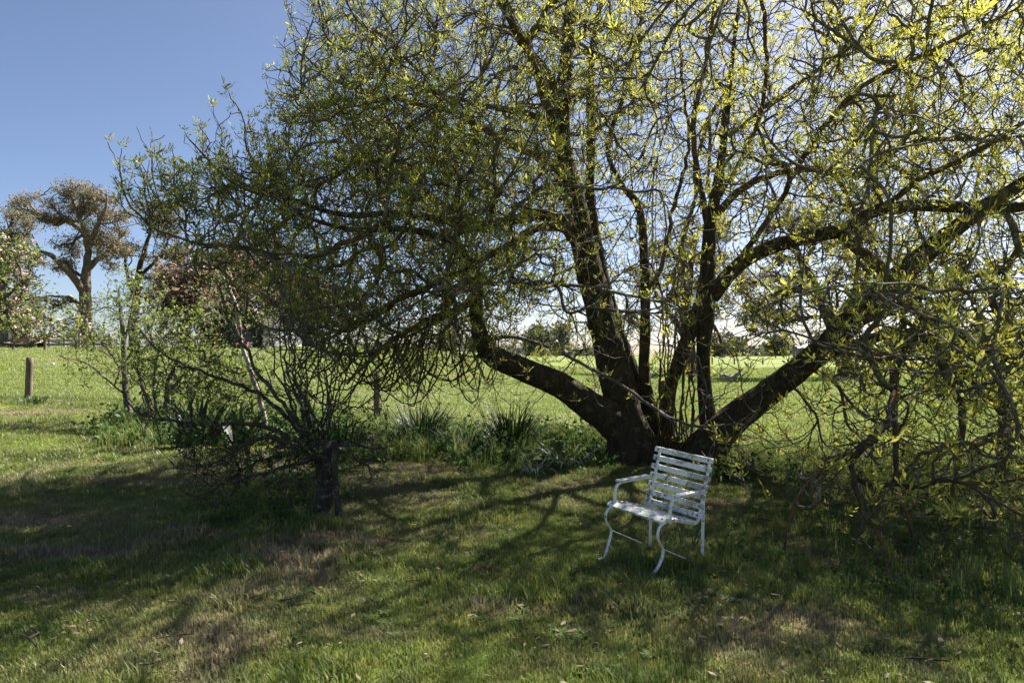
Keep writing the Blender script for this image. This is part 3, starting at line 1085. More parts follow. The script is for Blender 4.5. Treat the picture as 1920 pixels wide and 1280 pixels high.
# sprigs curving up out of the far left bough, densest towards the crown
for k in range(34):
    x0 = rng.uniform(262, 600)
    y0 = np.interp(x0, [250, 350, 450, 600], [432, 385, 365, 330]) + rng.uniform(-12, 40)
    top = np.interp(x0, [250, 300, 400, 480, 600], [325, 290, 255, 235, 225]) + rng.uniform(-10, 70)
    Y0 = np.interp(x0, [260, 600], [7.5, 8.3]) + rng.uniform(-.3, .5)
    dx = rng.uniform(-62, -18)
    LIMBS.append(px_limb([(x0, y0, Y0, .0095), (x0 + dx * .45, y0 - 3 + (top - y0) * .12, Y0 + .05, .0085), (x0 + dx * .85, y0 + (top - y0) * .5, Y0 + .1, .007), (x0 + dx * .95 + rng.uniform(-9, 9), top, Y0 + .1, .0055)]))
# thin upright stems crowding between the trunks
for k in range(16):
    bx, top = rng.uniform(1222, 1300), rng.uniform(430, 720)
    mx = bx + rng.uniform(-14, 14)
    LIMBS.append(px_limb([(bx, rng.uniform(820, 860), 9.85, .016), (mx + rng.uniform(-6, 6), 770, 9.75, .014), (mx + rng.uniform(-10, 10), (770 + top) / 2, 9.75 + rng.uniform(-.2, .3), .011),
                          (mx + rng.uniform(-25, 25), top, 9.8 + rng.uniform(-.3, .4), .006)]))
# long hoops hanging from the low left boughs, turning up at their ends
for k in range(46):
    x0 = rng.uniform(600, 930)
    y0 = np.interp(x0, [600, 700, 800, 930], [650, 640, 620, 640]) + rng.uniform(-30, 20)
    Y0 = np.interp(x0, [600, 930], [8.1, 9.0])
    dx = rng.uniform(-150, -25) if rng.uniform() < .75 else rng.uniform(20, 90)
    lo = rng.uniform(690, 765) if x0 < 860 else rng.uniform(680, 730)
    dY = rng.uniform(-.7, .2)
    LIMBS.append(px_limb([(x0, y0, Y0, .013), (x0 + dx * .25, y0 + (lo - y0) * .6, Y0 + dY * .3, .011), (x0 + dx * .6, lo, Y0 + dY * .6, .0095),
                          (x0 + dx * .92, lo - rng.uniform(4, 22), Y0 + dY * .8, .0085), (x0 + dx * 1.1, lo - rng.uniform(30, 70), Y0 + dY, .0065)]))
LIMBS = [[(x, y, z, r * (.84 if r > .03 else .9)) for (x, y, z, r) in l] for l in LIMBS]
DENS = np.array([
    # x0   120  240  360  480  600  720  840  960  1080 1200 1320 1440 1560 1680 1800
    [0,    0,   0,   0,   .55, 1,   1,   1,   1,   1,   1,   1,   1,   1,   1,   1],
    [0,    0,   0,   .02, .45, 1,   1,   1,   .9,  .9,  1,   1,   1,   1,   1,   1],
    [0,    0,   .25, .65, .75, 1,  1,   1,   .9,  .8,  .9,  1,   1,   1,   1,   1],
    [0,    .05, .5,  .9,  1,   1,   1,   1,   .7,  .5,  .6,  .6,  .8,  .9,  1,   1],
    [0,    0,   .2,  .6,  .8,  1,   1,   .9,  .45, .45, .45, .35, .35, .6,  .9,  1],
    [0,    0,   0,   .12, .4,  .8,  .9,  .45, .30, .22, .25, .15, .22, .45, .7,  1],
    [0,    0,   0,   0,   .08, .25, .22, .10, 0,   .04, .07, .12, .25, .35, .45, .7],
    [0,    0,   0,   0,   0,   0,   0,   0,   0,   0,   .0,  .5, .55, .55, .55,  .7],
    [0,    0,   0,   0,   0,   0,   0,   0,   0,   0,   0,   .2, .42, .55, .6,  .7],
    [0,    0,   0,   0,   0,   0,   0,   0,   0,   0,   0,   .03,   .12, .3, .45,  .55],
    [0,    0,   0,   0,   0,   0,   0,   0,   0,   0,   0,   0,   0,   0,   0,   .02],
])


def crown_density(P):
    px, py = project(P)
    u = np.clip(px / 120 - .5, 0, 14.999)
    v = np.clip(py / 116.4 - .5, 0, 9.999)
    i, j = v.astype(int), u.astype(int)
    fv, fu = v - i, u - j
    d = (DENS[i, j] * (1 - fu) + DENS[i, j + 1] * fu) * (1 - fv) + (DENS[i + 1, j] * (1 - fu) + DENS[i + 1, j + 1] * fu) * fv
    d = np.where(px < 0, 0, d)
    d = np.where(P[:, 2] < .12, 0, d)
    # a clean edge against the open sky
    edge = np.interp(py, [-400, -60, 60, 110, 200, 235, 300, 320, 400, 470, 560, 640, 720, 780, 860], [550, 535, 525, 495, 500, 530, 500, 335, 245, 300, 390, 450, 560, 660, 1180])
    d = np.where(px < edge, 0, d)
    d = np.where((px < 640) & (py > 235) & (py < 300) & (px > 480), d * .45, d)
    # clumps and gaps
    g = fbm(P[:, 0] + P[:, 2] * .37, P[:, 1] + P[:, 2] * .91, 1.1, 31)
    return d * np.clip((g - .30) * 3.4, .04, 1)


ELL = [
    (2.9, 10.3, 3.9, 6.6, 4.9, 4.6, 1.0),        # main dome
    (-1.9, 8.6, 3.2, 3.0, 2.2, 1.9, .32),        # drooping left skirt
    (-1.0, 9.3, 5.4, 3.0, 2.6, 2.0, .16),
    (5.6, 7.6, 3.6, 3.2, 3.0, 2.8, .26),         # right shoulder
    (3.9, 5.9, 1.2, 2.5, 1.4, 1.4, .11),         # low right skirt
]


def crown_points(n, shell, exclude_near=True):
    out = []
    tot = 0
    while tot < n:
        P = in_ellipsoids(n * 3, ELL, shell)
        P = P[(P[:, 2] > .15) & (P[:, 1] > 4.3)]
        # keep the air between the camera and the chair clear
        px, py = project(P)
        ok = rng.uniform(size=len(P)) < crown_density(P)
        nearc = (P[:, 1] < 7.2) & (px > 1080) & (px < 1345) & (py > 620)
        ok &= ~nearc
        low = (P[:, 1] < 7.0) & (py < 520)        # nothing big hanging right before the lens
        ok &= ~(low & (rng.uniform(size=len(P)) < .93))
        ok &= ~(((py < -60) | (px > 1990)) & (rng.uniform(size=len(P)) < np.where(py < -250, .85, .62)))
        out.append(P[ok])
        tot += ok.sum()
    return np.concatenate(out)[:n]


G = Growth(LIMBS, .14, .012)
G.stage_grow(crown_points(800, .5), n=11, maxd=3.2, batches=6, up=(-.1, .55), follow=.6, wig=.003, sag=.05, st=1, minr=.013)
G.stage_grow(crown_points(6500, .35), n=5, maxd=1.8, batches=8, up=(-.05, .8), follow=.6, wig=.006, sag=.12, st=2, minr=.010)
G.stage_grow(crown_points(39600, .3), n=3, maxd=.9, batches=10, up=(.35, 1.1), follow=.5, wig=.015, sag=.22, st=3)
# short sprigs straight out of the bark
lim = np.where(G.stage == 0)[0]
pick = rng.choice(lim, 420, replace=False)
off = rng.normal(0, 1, (420, 3))
off /= np.linalg.norm(off, axis=1, keepdims=True)
off[:, 2] += rng.choice([-.7, .5], 420)
sp_t = G.P[pick] + off * (G.hand[pick][:, None] + rng.uniform(.12, .5, (420, 1)))
px_, py_ = project(sp_t)
sp_t = sp_t[(sp_t[:, 2] > .4) & ~((py_ > 700) & (px_ < 1130))]
G.stage_grow(sp_t, n=5, maxd=1.4, batches=2, up=(.3, 1.1), follow=0.0, wig=.05, st=3)
thin = np.where((G.stage == 0) & (G.hand < .018))[0]
px_, py_ = project(G.P[thin])
thin = thin[(px_ < 640) & (py_ < 520)]
thin = rng.choice(thin, min(150, len(thin)), replace=False)
G.stage_grow(G.P[thin] + np.stack([rng.normal(-.06, .1, len(thin)), rng.normal(0, .12, len(thin)), rng.uniform(.1, .4, len(thin))], 1), n=4, maxd=.6, batches=1, up=(.6, 1.2), follow=.4, wig=.02, st=3)
G.radii(.0047, 2.75)


def low_right(P):
    return smooth(7.9, 6.8, P[:, 1]) * smooth(3.4, 2.4, P[:, 2]) * smooth(.5, 1.5, P[:, 0])


def ash_tint(P):
    px, py = project(P)
    b = .30 + .42 * smooth(-2.5, 4.5, P[:, 0]) + .12 * smooth(2, 6, P[:, 2])  # yellower young leaves to right and top, with the sunlit side put into colour
    return np.clip(rng.normal(b, .2), 0, 1)


tp = [tuft_pinnate(6, 3, .13, .9, .13) for _ in range(5)] + [tuft_pinnate(5, 3, .105, .7, .12) for _ in range(5)] + [tuft_pinnate(3, 3, .09, .5, .12) for _ in range(5)]
finish_tree(ash, G, M['ash_bark'], M['ash_twig'], M['ash_leaf'], tp, .84, ash_tint, limb_k=20, limb_rough=.10, spur=1800, spur_size=.55, fine=LIMBS, bare=lambda P: .20 + .38 * low_right(P), thin_bark=M['lichen_bark'],
            scale_fn=lambda P: 1 + .25 * low_right(P))


# ================================================================== the white slatted chair
psi, tilt = R(51), R(4)
foot = gp(1224, 1082)
Rz = Matrix.Rotation(-psi, 3, 'Z')
Rt = Matrix.Rotation(tilt, 3, 'Y')
O = foot - Rz @ Vector((.25, -.07, 0))
chair = empty('garden_chair', O, 'white slatted garden chair with flaking paint and rusty bolts standing on the shaded lawn', 'chair', rz=-psi)


def ch(x, y, z):
    return O + Rz @ (Rt @ Vector((x, y, z * .90 - .012)))


PROF = [(-.005, .435), (.03, .452), (.10, .446), (.18, .432), (.26, .408), (.33, .388), (.39, .374), (.43, .38), (.452, .425), (.472, .50), (.493, .60), (.513, .69), (.533, .78), (.553, .88)]


def prof_at(t):
    """point and tangent at parameter 0..1 along the seat and back curve"""
    pts = PROF
    L = [0]
    for a, b_ in zip(pts[:-1], pts[1:]):
        L.append(L[-1] + math.dist(a, b_))
    d = t * L[-1]
    for i in range(len(pts) - 1):
        if d <= L[i + 1] + 1e-9:
            f = (d - L[i]) / (L[i + 1] - L[i])
            a, b_ = pts[i], pts[i + 1]
            tx, tz = b_[0] - a[0], b_[1] - a[1]
            l = math.hypot(tx, tz)
            return a[0] + tx * f, a[1] + tz * f, tx / l, tz / l
    return pts[-1][0], pts[-1][1], 0, 1


def z_to_t(v=None, w=None):
    best = min((i / 400 for i in range(401)), key=lambda t: abs((prof_at(t)[0] - v) if v is not None else (prof_at(t)[1] - w)) + (0 if v is None or prof_at(t)[0] < .42 else 5) + (0 if w is None or prof_at(t)[0] > .4 else 5))
    return best


slats = [(z_to_t(v=v), wd) for v, wd in ((.025, .062), (.095, .042), (.15, .042), (.205, .042), (.26, .042), (.315, .042), (.37, .042))] + \
        [(z_to_t(w=w), .049) for w in (.425, .50, .575, .65, .725, .80, .872)]
for k, (t, wd) in enumerate(slats):
    v, w, tv, tw = prof_at(t)
    nv, nw = -tw, tv                                   # outward (towards the sitter)
    mb = MB()
    half = .272 + rng.uniform(-.004, .004)
    th = .017
    seg = 9
    vs, fs = [], []
    prof = [(-wd / 2, .003), (-wd / 2 + .004, th), (wd / 2 - .004, th), (wd / 2, .003), (wd / 2 - .003, 0), (-wd / 2 + .003, 0)]
    for i in range(seg + 1):
        x = -half + 2 * half * i / seg
        s_ = .93 if i in (0, seg) else 1
        wob = rng.normal(0, .0008)
        for (a, h) in prof:
            off_t, off_n = a * s_, h + .006 + wob
            vs.append(ch(x, v + tv * off_t + nv * off_n, w + tw * off_t + nw * off_n))
    n_ = len(prof)
    for i in range(seg):
        for j in range(n_):
            j2 = (j + 1) % n_
            fs.append((i * n_ + j, i * n_ + j2, (i + 1) * n_ + j2, (i + 1) * n_ + j))
    fs += [tuple(range(n_ - 1, -1, -1)), tuple(seg * n_ + j for j in range(n_))]
    mb.add(vs, fs)
    sl = mb.build('slat', M['paint'], chair)
    for sx in (-.236, .236):
        b2 = MB()
        c0 = ch(sx, v + nv * (th + .005), w + nw * (th + .005))
        c1 = ch(sx, v + nv * (th + .0105), w + nw * (th + .0105))
        b2.tube([c0, c0.lerp(c1, .6), c1], [.0085, .0085, .005], 8)
        me = bpy.data.meshes.new('bolt')
        me.from_pydata(b2.v, [], b2.f)
        me.materials.append(M['rust'])
        bo = bpy.data.objects.new('bolt', me)
        COL.objects.link(bo)
        bo.parent = sl
        me.transform(Matrix.LocRotScale(chair.location, chair.rotation_euler, chair.scale).inverted())


def bar(name, pts, r=.011, flat=(1.3, .55), k=8, mat='frame_paint', smooth_=True):
    cc = catmull([(p[0], p[1], p[2], 0) for p in pts], .02)
    mb = MB()
    mb.tube([ch(*p[:3]) for p in cc], r, k, flat)
    return mb.build(name, M[mat], chair, smooth_)


for sx in (-.236, .236):
    bar('side_rail', [(sx, p[0], p[1] - .004) for p in PROF], .010)
    o = .012 if sx > 0 else -.012
    bar('leg', [(sx + o, .035, .44), (sx + o, -.012, .425), (sx + o, -.038, .385), (sx + o, -.034, .33), (sx + o, .0, .275), (sx + o, .030, .235), (sx + o, .022, .17), (sx + o * .3, -.012, .09), (sx - o - .015, -.045, .02), (sx - o - .035, -.085, .006)], .011)
    bar('leg', [(sx + o, .478, .56), (sx + o, .485, .42), (sx + o, .495, .2), (sx + o, .505, -.01)], .010)
    bar('arm_support', [(sx + o * 2.2, .075, .43), (sx + o * 2.2, .07, .52), (sx + o * 2.2, .075, .58), (sx + o * 2.2, .10, .615), (sx + o * 2.2, .15, .628), (sx + o * 2.2, .3, .63), (sx + o * 2.2, .488, .628)], .0095)
    mb = MB()
    mb.box((0, 0, 0), (.042, .36, .018), cham=.005)
    mb.v = [tuple(ch(sx + o * 2.2 + x, .27 + y, .645 + z)) for x, y, z in mb.v]
    mb.build('armrest', M['paint'], chair)
    bar('brace', [(sx + o, .02, .24), (sx + o * .5, .2, .15), (sx + o, .40, .05)], .0045, None, 6)

# ================================================================== fence of posts and wires
fence = empty('wire_fence', FP[2], 'long wire netting fence on weathered round timber posts between lawn and paddock', 'fence')
tops = {0: 1.25, 1: 1.30, 2: 1.20, 3: 1.08, 4: 1.1, 5: 1.15, 6: 1.1}
for i, p in enumerate(FP):
    pts = []
    lean = Vector((rng.uniform(-.02, .02), 0, 0))
    if i == 1: lean = Vector((.03, 0, 0))
    r0 = (.085, .105, .10, .09, .07, .075, .08)[i]
    H = tops[i]
    for k in range(9):
        f = k / 8
        pts.append((p.x + lean.x * f, p.y, p.z - .15 + (H + .15) * f, r0 * (1 - .06 * f) * (1 if k < 8 else .93)))
    me = limb_mesh(np.array(pts), 14, .05, seed=i * 3.1)
    link('post', me, M['post'], fence)
for i in range(len(FP) - 1):
    a, b_ = FP[i], FP[i + 1]
    L = (b_ - a).length
    n = max(2, int(L / 1.2))
    prof = []
    for k in range(n + 1):
        q = a.lerp(b_, k / n)
        q.z = hz(q.x, q.y)
        prof.append(q)
    for j, h in enumerate((.08, .2, .32, .45, .6, .78, 1.0)):
        mb = MB()
        sagm = .02
        mb.tube([q + Vector((0, -.075, h - sagm * math.sin(math.pi * k / n))) for k, q in enumerate(prof)], .0022, 3, cap=False)
        mb.build('wire', M['wire'], fence)
    mb = MB()
    for k in range(int(L / .33)):
        q = a.lerp(b_, (k + .5) * .33 / L)
        q.z = hz(q.x, q.y)
        mb.tube([q + Vector((0, -.075, .06)), q + Vector((0, -.075, .78))], .0016, 3, cap=False)
    tag(mb.build('netting', M['wire'], fence), kind='stuff')
# offset electric wire with a white insulator beside the leftmost post
p1 = FP[1]
e = at(98, 682, p1.y - .7)
mb = MB()
mb.tube([p1 + Vector((.09, -.05, .92)), e], .004, 5)
mb.tube([e, p1 + Vector((.1, -.02, 1.0))], .004, 5)
mb.build('outrigger', M['insulator'], fence)
mb = MB()
mb.tube([e + Vector((-.05, 0, 0)), e, e + Vector((.05, 0, .01))], [.03, .042, .03], 8)
mb.build('insulator', M['insulator'], fence)


# ================================================================== strap leaved plants
def strap_clump(name, px, py, n, L, w, label, cat, mat='strap_leaf', spread=.1, arch=.6, tint=(.3, .25), group=None, base=None, stiff=.0, seg=5):
    p = base or gp(px, py)
    V, Q, T = [], [], []
    for k in range(n):
        a = rng.uniform(0, 2 * math.pi)
        r = spread * math.sqrt(rng.uniform())
        d = Vector((math.cos(a), math.sin(a), 0))
        s_ = Vector((-d.y, d.x, 0))
        ll = L * rng.uniform(.6, 1.1)
        out = arch * rng.uniform(.3, 1.2) * (1 - stiff)
        q = p + Vector((math.cos(a + rng.normal(0, .5)) * r, math.sin(a + rng.normal(0, .5)) * r, -.02))
        th = rng.uniform(.02, .3)
        t0 = min(1, max(0, rng.normal(*tint)))
        b0 = len(V)
        for i in range(seg + 1):
            f = i / seg
            wv = w * (math.sin(math.pi * min(1, .25 + f * .75)) ** .7) * .5 if i < seg else .0005
            V += [tuple(q - s_ * wv), tuple(q + s_ * wv)]
            T += [t0, t0]
            th += out * 2.2 / seg
            q = q + (d * math.sin(th) + Vector((0, 0, 1)) * math.cos(th)) * (ll / seg)
            if i < seg:
                Q.append((b0 + 2 * i, b0 + 2 * i + 1, b0 + 2 * i + 3, b0 + 2 * i + 2))
    me = mesh_np(name, np.array(V), np.array(Q), 4, {'tint': np.array(T)})
    root = empty(name, p, label, cat, group)
    tag(link('leaves', me, M[mat], root, True), kind='stuff')
    return root


strap_clump('lily_clump', 790, 838, 260, 1.0, .018, 'tall dark clump of narrow arching leaves right of the middle fence post', 'plant', spread=.32, arch=.55)
strap_clump('lily_clump', 735, 836, 90, .5, .018, 'low dark arching clump at the foot of the middle fence post', 'plant', spread=.25, arch=.8)
strap_clump('lily_clump', 958, 850, 220, 1.0, .018, 'tall dark clump of narrow leaves midway between fence post and big trunk', 'plant', spread=.24, arch=.5)
strap_clump('striped_lily', 1062, 872, 90, .55, .032, 'low plant with white striped strap leaves beside the big trunk', 'plant', 'stripe_leaf', spread=.3, arch=1.5, tint=(.35, .35))
strap_clump('striped_lily', 1000, 888, 40, .40, .022, 'small pale striped tuft left of the larger striped plant', 'plant', 'stripe_leaf', spread=.1, arch=1.1, tint=(.55, .3))
strap_clump('iris_clump', 632, 852, 130, .66, .03, 'upright spiky iris leaves growing behind the pollarded stump', 'plant', spread=.42, arch=.18, tint=(.5, .3))
strap_clump('broad_leaved_plant', 372, 838, 34, .95, .09, 'dark clump of broad upright leaves in the bed left of the stump', 'plant', spread=.25, arch=.35, tint=(.0, .1))
strap_clump('broad_leaved_plant', 450, 842, 26, .85, .08, 'smaller dark broad leaved clump nearest the stump shoots', 'plant', spread=.2, arch=.45, tint=(.0, .1))
strap_clump('lily_clump', 870, 852, 170, .62, .018, 'lower dark clump of arching leaves in the gap between the two tall clumps', 'plant', spread=.34, arch=.75)
strap_clump('lily_clump', 915, 868, 130, .5, .02, 'front dark arching clump nearest the small pale striped tuft', 'plant', spread=.3, arch=.9)
strap_clump('grass_tuft', 60, 757, 160, .36, .012, 'tuft of long green grass round the foot of the leftmost post', 'grass tuft', spread=.45, arch=.7, tint=(.9, .2))
strap_clump('grass_tuft', 1290, 1030, 26, .30, .009, 'loose tuft of long grass blades right under the white chair', 'grass tuft', spread=.12, arch=.9, tint=(.9, .2))
strap_clump('grass_tuft', 1345, 1045, 30, .36, .009, 'loose tuft of long grass blades right of the rear chair leg', 'grass tuft', spread=.14, arch=.9, tint=(.9, .2))
strap_clump('dark_shrub_clump', 1362, 898, 170, .42, .02, 'dark leafy clump at the root of the low right limb', 'plant', spread=.3, arch=.8, tint=(0, .1))

# weeds and long grass filling the bed
weed_protos = []
for _ in range(3):
    weed_protos.append(blades_mesh('long_grass', 34, .12, .14, .42, .009, .55, M['lawn_blade'], tint_p=.05))
for _ in range(3):
    tl = []
    for k in range(34):
        b0 = Vector(rng.normal(0, .10, 3))
        b0.z = abs(rng.normal(.10, .08))
        q = tuft_oval(1, .085, .0, .30)[0] + np.array(b0)
        tl.append(q)
    Vq = np.array(tl).reshape(-1, 3)
    me = mesh_np('leafy_weed', Vq, np.arange(len(Vq)).reshape(-1, 4), 4, {'tint': np.repeat(rng.uniform(0, .3, len(Vq) // 4), 4)})
    me.materials.append(M['weed_leaf'])
    weed_protos.append(bpy.data.objects.new('leafy_weed', me))


def bed(poly_px, n, smin, smax, kinds):
    """points on the ground inside a pixel box list (x0,x1,y0,y1)"""
    (x0, x1, y0, y1) = poly_px
    out = []
    for _ in range(n):
        p = gp(rng.uniform(x0, x1), rng.uniform(y0, y1))
        out.append((p.x, p.y, p.z, rng.uniform(smin, smax), rng.choice(kinds)))
    return out


B = []
GR, LF = [0, 1, 2], [3, 4, 5]
B += bed((185, 660, 795, 838), 420, .7, 1.5, GR + LF * 2)
B += bed((215, 560, 775, 800), 200, 1., 1.6, GR + LF)
B += bed((640, 1150, 812, 868), 560, .7, 1.3, GR + LF)
B += bed((860, 1150, 838, 885), 130, .5, 1.0, GR + LF)
B += bed((400, 600, 935, 990), 90, .3, .6, GR + LF)
B += bed((1330, 1480, 878, 905), 70, .4, .9, LF + GR)
B += bed((1480, 1900, 895, 960), 150, .3, .8, GR + LF)
B += bed((1330, 1900, 960, 1090), 170, .25, .6, GR * 2 + LF)
B += bed((1590, 1920, 1040, 1130), 90, .3, .6, GR + LF)
for (a, b_) in zip(FP[:-1], FP[1:]):
    for _ in range(int((b_ - a).length * 6)):
        q = a.lerp(b_, rng.uniform())
        q.y += rng.normal(.12, .12)
        B.append((q.x, q.y, hz(q.x, q.y), rng.uniform(.25, .6), rng.choice(GR)))
B = np.array(B)
scatter('bed_undergrowth', B[:, :3], rng.uniform(0, 6.28, len(B)), B[:, 3], B[:, 4].astype(int), rng.uniform(0, .12, len(B)), weed_protos,
        'rank grass and leafy weeds crowding the bed along the fence', 'undergrowth')

# flat rosettes of broad leaved weeds in the lawn
ros = []
for _ in range(3):
    tl = []
    for k in range(9):
        a = k * 2.4 + rng.uniform(-.3, .3)
        L = rng.uniform(.05, .10)
        d = Vector((math.cos(a), math.sin(a), rng.uniform(.25, .6))).normalized()
        s_ = Vector((-math.sin(a), math.cos(a), 0)) * L * .2
        tl.append([tuple(Vector((0, 0, .01))), tuple(d * L * .55 + s_), tuple(d * L + Vector((0, 0, -.01))), tuple(d * L * .55 - s_)])
    Vq = np.array(tl).reshape(-1, 3)
    me = mesh_np('rosette', Vq, np.arange(len(Vq)).reshape(-1, 4), 4, {'tint': np.repeat(rng.uniform(.2, .9, len(Vq) // 4), 4)})
    me.materials.append(M['weed_leaf'])
    ros.append(bpy.data.objects.new('rosette', me))
W = []
for (cx_, cy_, n_) in ((1060, 1170, 10), (985, 1135, 6), (560, 1110, 8), (1340, 1120, 6), (900, 1160, 5), (1160, 1250, 8), (720, 1165, 4), (130, 1000, 5), (1240, 1150, 6)):
    for _ in range(n_):
        p = gp(cx_ + rng.normal(0, 30), min(1275, cy_ + rng.normal(0, 14)))
        W.append((p.x, p.y, p.z + .012, rng.uniform(.4, .75)))
for _ in range(90):
    p = gp(rng.uniform(0, 1920), rng.uniform(900, 1279))
    W.append((p.x, p.y, p.z + .012, rng.uniform(.25, .6)))
# fallen twigs and brown leaves in the grass
lit = []
for _ in range(3):
    V_, Q_ = [], []
    for k in range(5):
        c0 = np.array([rng.normal(0, .05), rng.normal(0, .05), rng.uniform(.015, .04)])
        a = rng.uniform(0, 6.28)
        d_ = np.array([math.cos(a), math.sin(a), rng.normal(0, .3)]) * rng.uniform(.012, .03)
        e_ = np.array([-math.sin(a), math.cos(a), rng.normal(0, .4)]) * rng.uniform(.004, .012)
        n0 = len(V_)
        V_ += [c0 - d_, c0 + e_, c0 + d_, c0 - e_]
        Q_.append((n0, n0 + 1, n0 + 2, n0 + 3))
    me = mesh_np('fallen_leaves', np.array(V_), np.array(Q_), 4)
    me.materials.append(M['litter'])
    lit.append(bpy.data.objects.new('fallen_leaves', me))
for _ in range(2):
    m0 = MB()
    pts_ = [Vector((-.10, 0, .025)), Vector((-.03, .03, .04)), Vector((.04, .0, .03)), Vector((.10, .04, .04))]
    m0.tube(pts_, [.005, .0045, .004, .002], 4)
    m0.tube([pts_[1], pts_[1] + Vector((.05, .06, .02))], [.003, .0015], 3)
    me = bpy.data.meshes.new('fallen_twig')
    me.from_pydata(m0.v, [], m0.f)
    me.materials.append(M['dark_bark'])
    lit.append(bpy.data.objects.new('fallen_twig', me))
LX, LY = frustum_pts(1500, 2.6, 11, 'area', .5)
kp = fence_dist(LX, LY) < -.4
LX, LY = LX[kp], LY[kp]
scatter('leaf_litter', np.stack([LX, LY, height(LX, LY)], 1), rng.uniform(0, 6.28, len(LX)), rng.uniform(.6, 1.3, len(LX)), np.where(rng.uniform(size=len(LX)) < .88, rng.integers(0, 3, len(LX)), rng.integers(3, 5, len(LX))),
        np.zeros(len(LX)), lit, 'brown fallen leaves and small twigs lying in the lawn', 'leaf litter')
W = np.array(W)
scatter('lawn_weeds', W[:, :3], rng.uniform(0, 6.28, len(W)), W[:, 3], rng.integers(0, 3, len(W)), np.zeros(len(W)), ros,
        'flat broad leaved weeds scattered through the mown lawn', 'weeds')

# ================================================================== pollarded stump tree
sb = gp(612, 966)
Ys = sb.y
pol = empty('pollarded_tree', sb, 'short pollarded fruit tree stump with thin bare shoots and arching side branches', 'tree')
L_ = [[(602, 985, Ys, .13), (603, 962, Ys, .108), (607, 925, Ys, .092), (612, 890, Ys, .095), (608, 862, Ys, .118), (606, 842, Ys, .14), (604, 830, Ys, .12), (604, 820, Ys, .03)]]
for (x0, xm, xt, yt, dY, r) in [(rng.uniform(572, 625), rng.uniform(525, 660), rng.uniform(490, 690), rng.uniform(500, 690), rng.uniform(-.4, .4), .011) for _ in range(12)] + [(575, 540, 528, 470, .1, .022), (580, 552, 548, 490, -.1, .02), (585, 562, 570, 520, .2, .018), (578, 530, 515, 510, .3, .016), (590, 575, 560, 480, -.2, .015), (570, 520, 492, 540, -.3, .014),
                                (600, 600, 592, 560, .1, .013), (612, 625, 615, 640, -.2, .012), (618, 645, 660, 650, .2, .012), (608, 632, 640, 600, .3, .012), (624, 668, 690, 690, 0, .011), (575, 556, 536, 560, -.4, .012),
                                (583, 545, 556, 590, .4, .011), (590, 570, 585, 600, -.1, .011)]:
    r *= .62
    L_.append([(604 + (x0 - 600) * .6, 838, Ys, r * 1.8), (x0 - 4, 815, Ys + dY * .2, r * 1.1), ((x0 + xm) / 2 + rng.uniform(-9, 9), 760, Ys + dY * .4, r), (xm, 700, Ys + dY * .6, r * .85), (xm * .5 + xt * .5 + rng.uniform(-6, 6), (700 + yt) / 2, Ys + dY * .8, r * .6), (xt, yt, Ys + dY, r * .3)])
L_.append([(596, 842, Ys, .04), (560, 826, Ys - .1, .03), (500, 802, Ys - .2, .022), (420, 792, Ys - .3, .017), (340, 790, Ys - .3, .013), (270, 778, Ys - .2, .01), (240, 752, Ys - .1, .008), (228, 715, Ys, .005)])
L_.append([(598, 848, Ys, .04), (550, 838, Ys - .2, .03), (500, 818, Ys - .4, .022), (450, 835, Ys - .5, .016), (400, 868, Ys - .55, .012), (350, 880, Ys - .6, .009), (318, 862, Ys - .6, .005)])
L_.append([(596, 838, Ys, .035), (545, 790, Ys + .1, .024), (470, 730, Ys + .2, .018), (390, 700, Ys + .2, .013), (310, 665, Ys + .3, .009), (262, 620, Ys + .3, .005)])
L_.append([(598, 836, Ys, .035), (540, 770, Ys - .1, .022), (480, 690, Ys - .2, .016), (430, 600, Ys - .2, .011), (405, 530, Ys - .2, .006)])
L_.append([(598, 855, Ys, .03), (555, 868, Ys - .2, .02), (500, 880, Ys - .3, .014), (440, 915, Ys - .35, .009), (400, 960, Ys - .4, .005)])
L_.append([(598, 850, Ys, .03), (540, 850, Ys + .2, .02), (470, 870, Ys + .3, .014), (420, 905, Ys + .3, .009), (390, 930, Ys + .3, .005)])
L_.append([(612, 842, Ys, .03), (650, 832, Ys, .016), (700, 838, Ys - .1, .011), (745, 862, Ys - .2, .005)])
L_.append([(612, 846, Ys, .02), (655, 850, Ys + .1, .013), (690, 875, Ys + .1, .009), (700, 905, Ys + .1, .005)])
GP_ = Growth([px_limb(l) for l in L_], .08, .012)
# targets: a low wide fan to the left, a thin cloud round the shoots
T_ = []
for _ in range(1900):
    u = rng.uniform()
    if u < .55:
        px, py = rng.uniform(330, 600), rng.normal(850, 45)
    elif u < .85:
        px, py = rng.uniform(250, 600), rng.uniform(600, 830)
    else:
        px, py = rng.uniform(600, 730), rng.uniform(740, 900)
    T_.append(at(px, min(py, 950), Ys + rng.normal(0, .45)))
GP_.stage_grow(T_, n=6, maxd=.75, batches=5, up=(-.1, .8), follow=.4, wig=.05, sag=.1, st=2)
GP_.radii(.0026, 2.6)
finish_tree(pol, GP_, M['stump_bark'], M['dark_bark'], M['apple_leaf'], [tuft_oval(3, .04, .03) for _ in range(5)], 1.0, .25, limb_k=14, limb_rough=.22, bare=.45, names=('branch', 'twigs', 'foliage'), spur=260)

sk = gp(634, 972)
stake = empty('wooden_stake', sk, 'split grey timber stake standing close beside the pollarded stump', 'stake')
pts = np.array([(at(636, 985, sk.y).x, sk.y, sk.z - .1, .034), (at(632, 930, sk.y).x, sk.y, at(0, 930, sk.y).z, .032), (at(627, 880, sk.y).x, sk.y, at(0, 880, sk.y).z, .038), (at(628, 838, sk.y).x, sk.y, at(0, 838, sk.y).z, .034)])
link('pole', limb_mesh(catmull(pts, .06), 7, .2, seed=3), M['stump_bark'], stake)


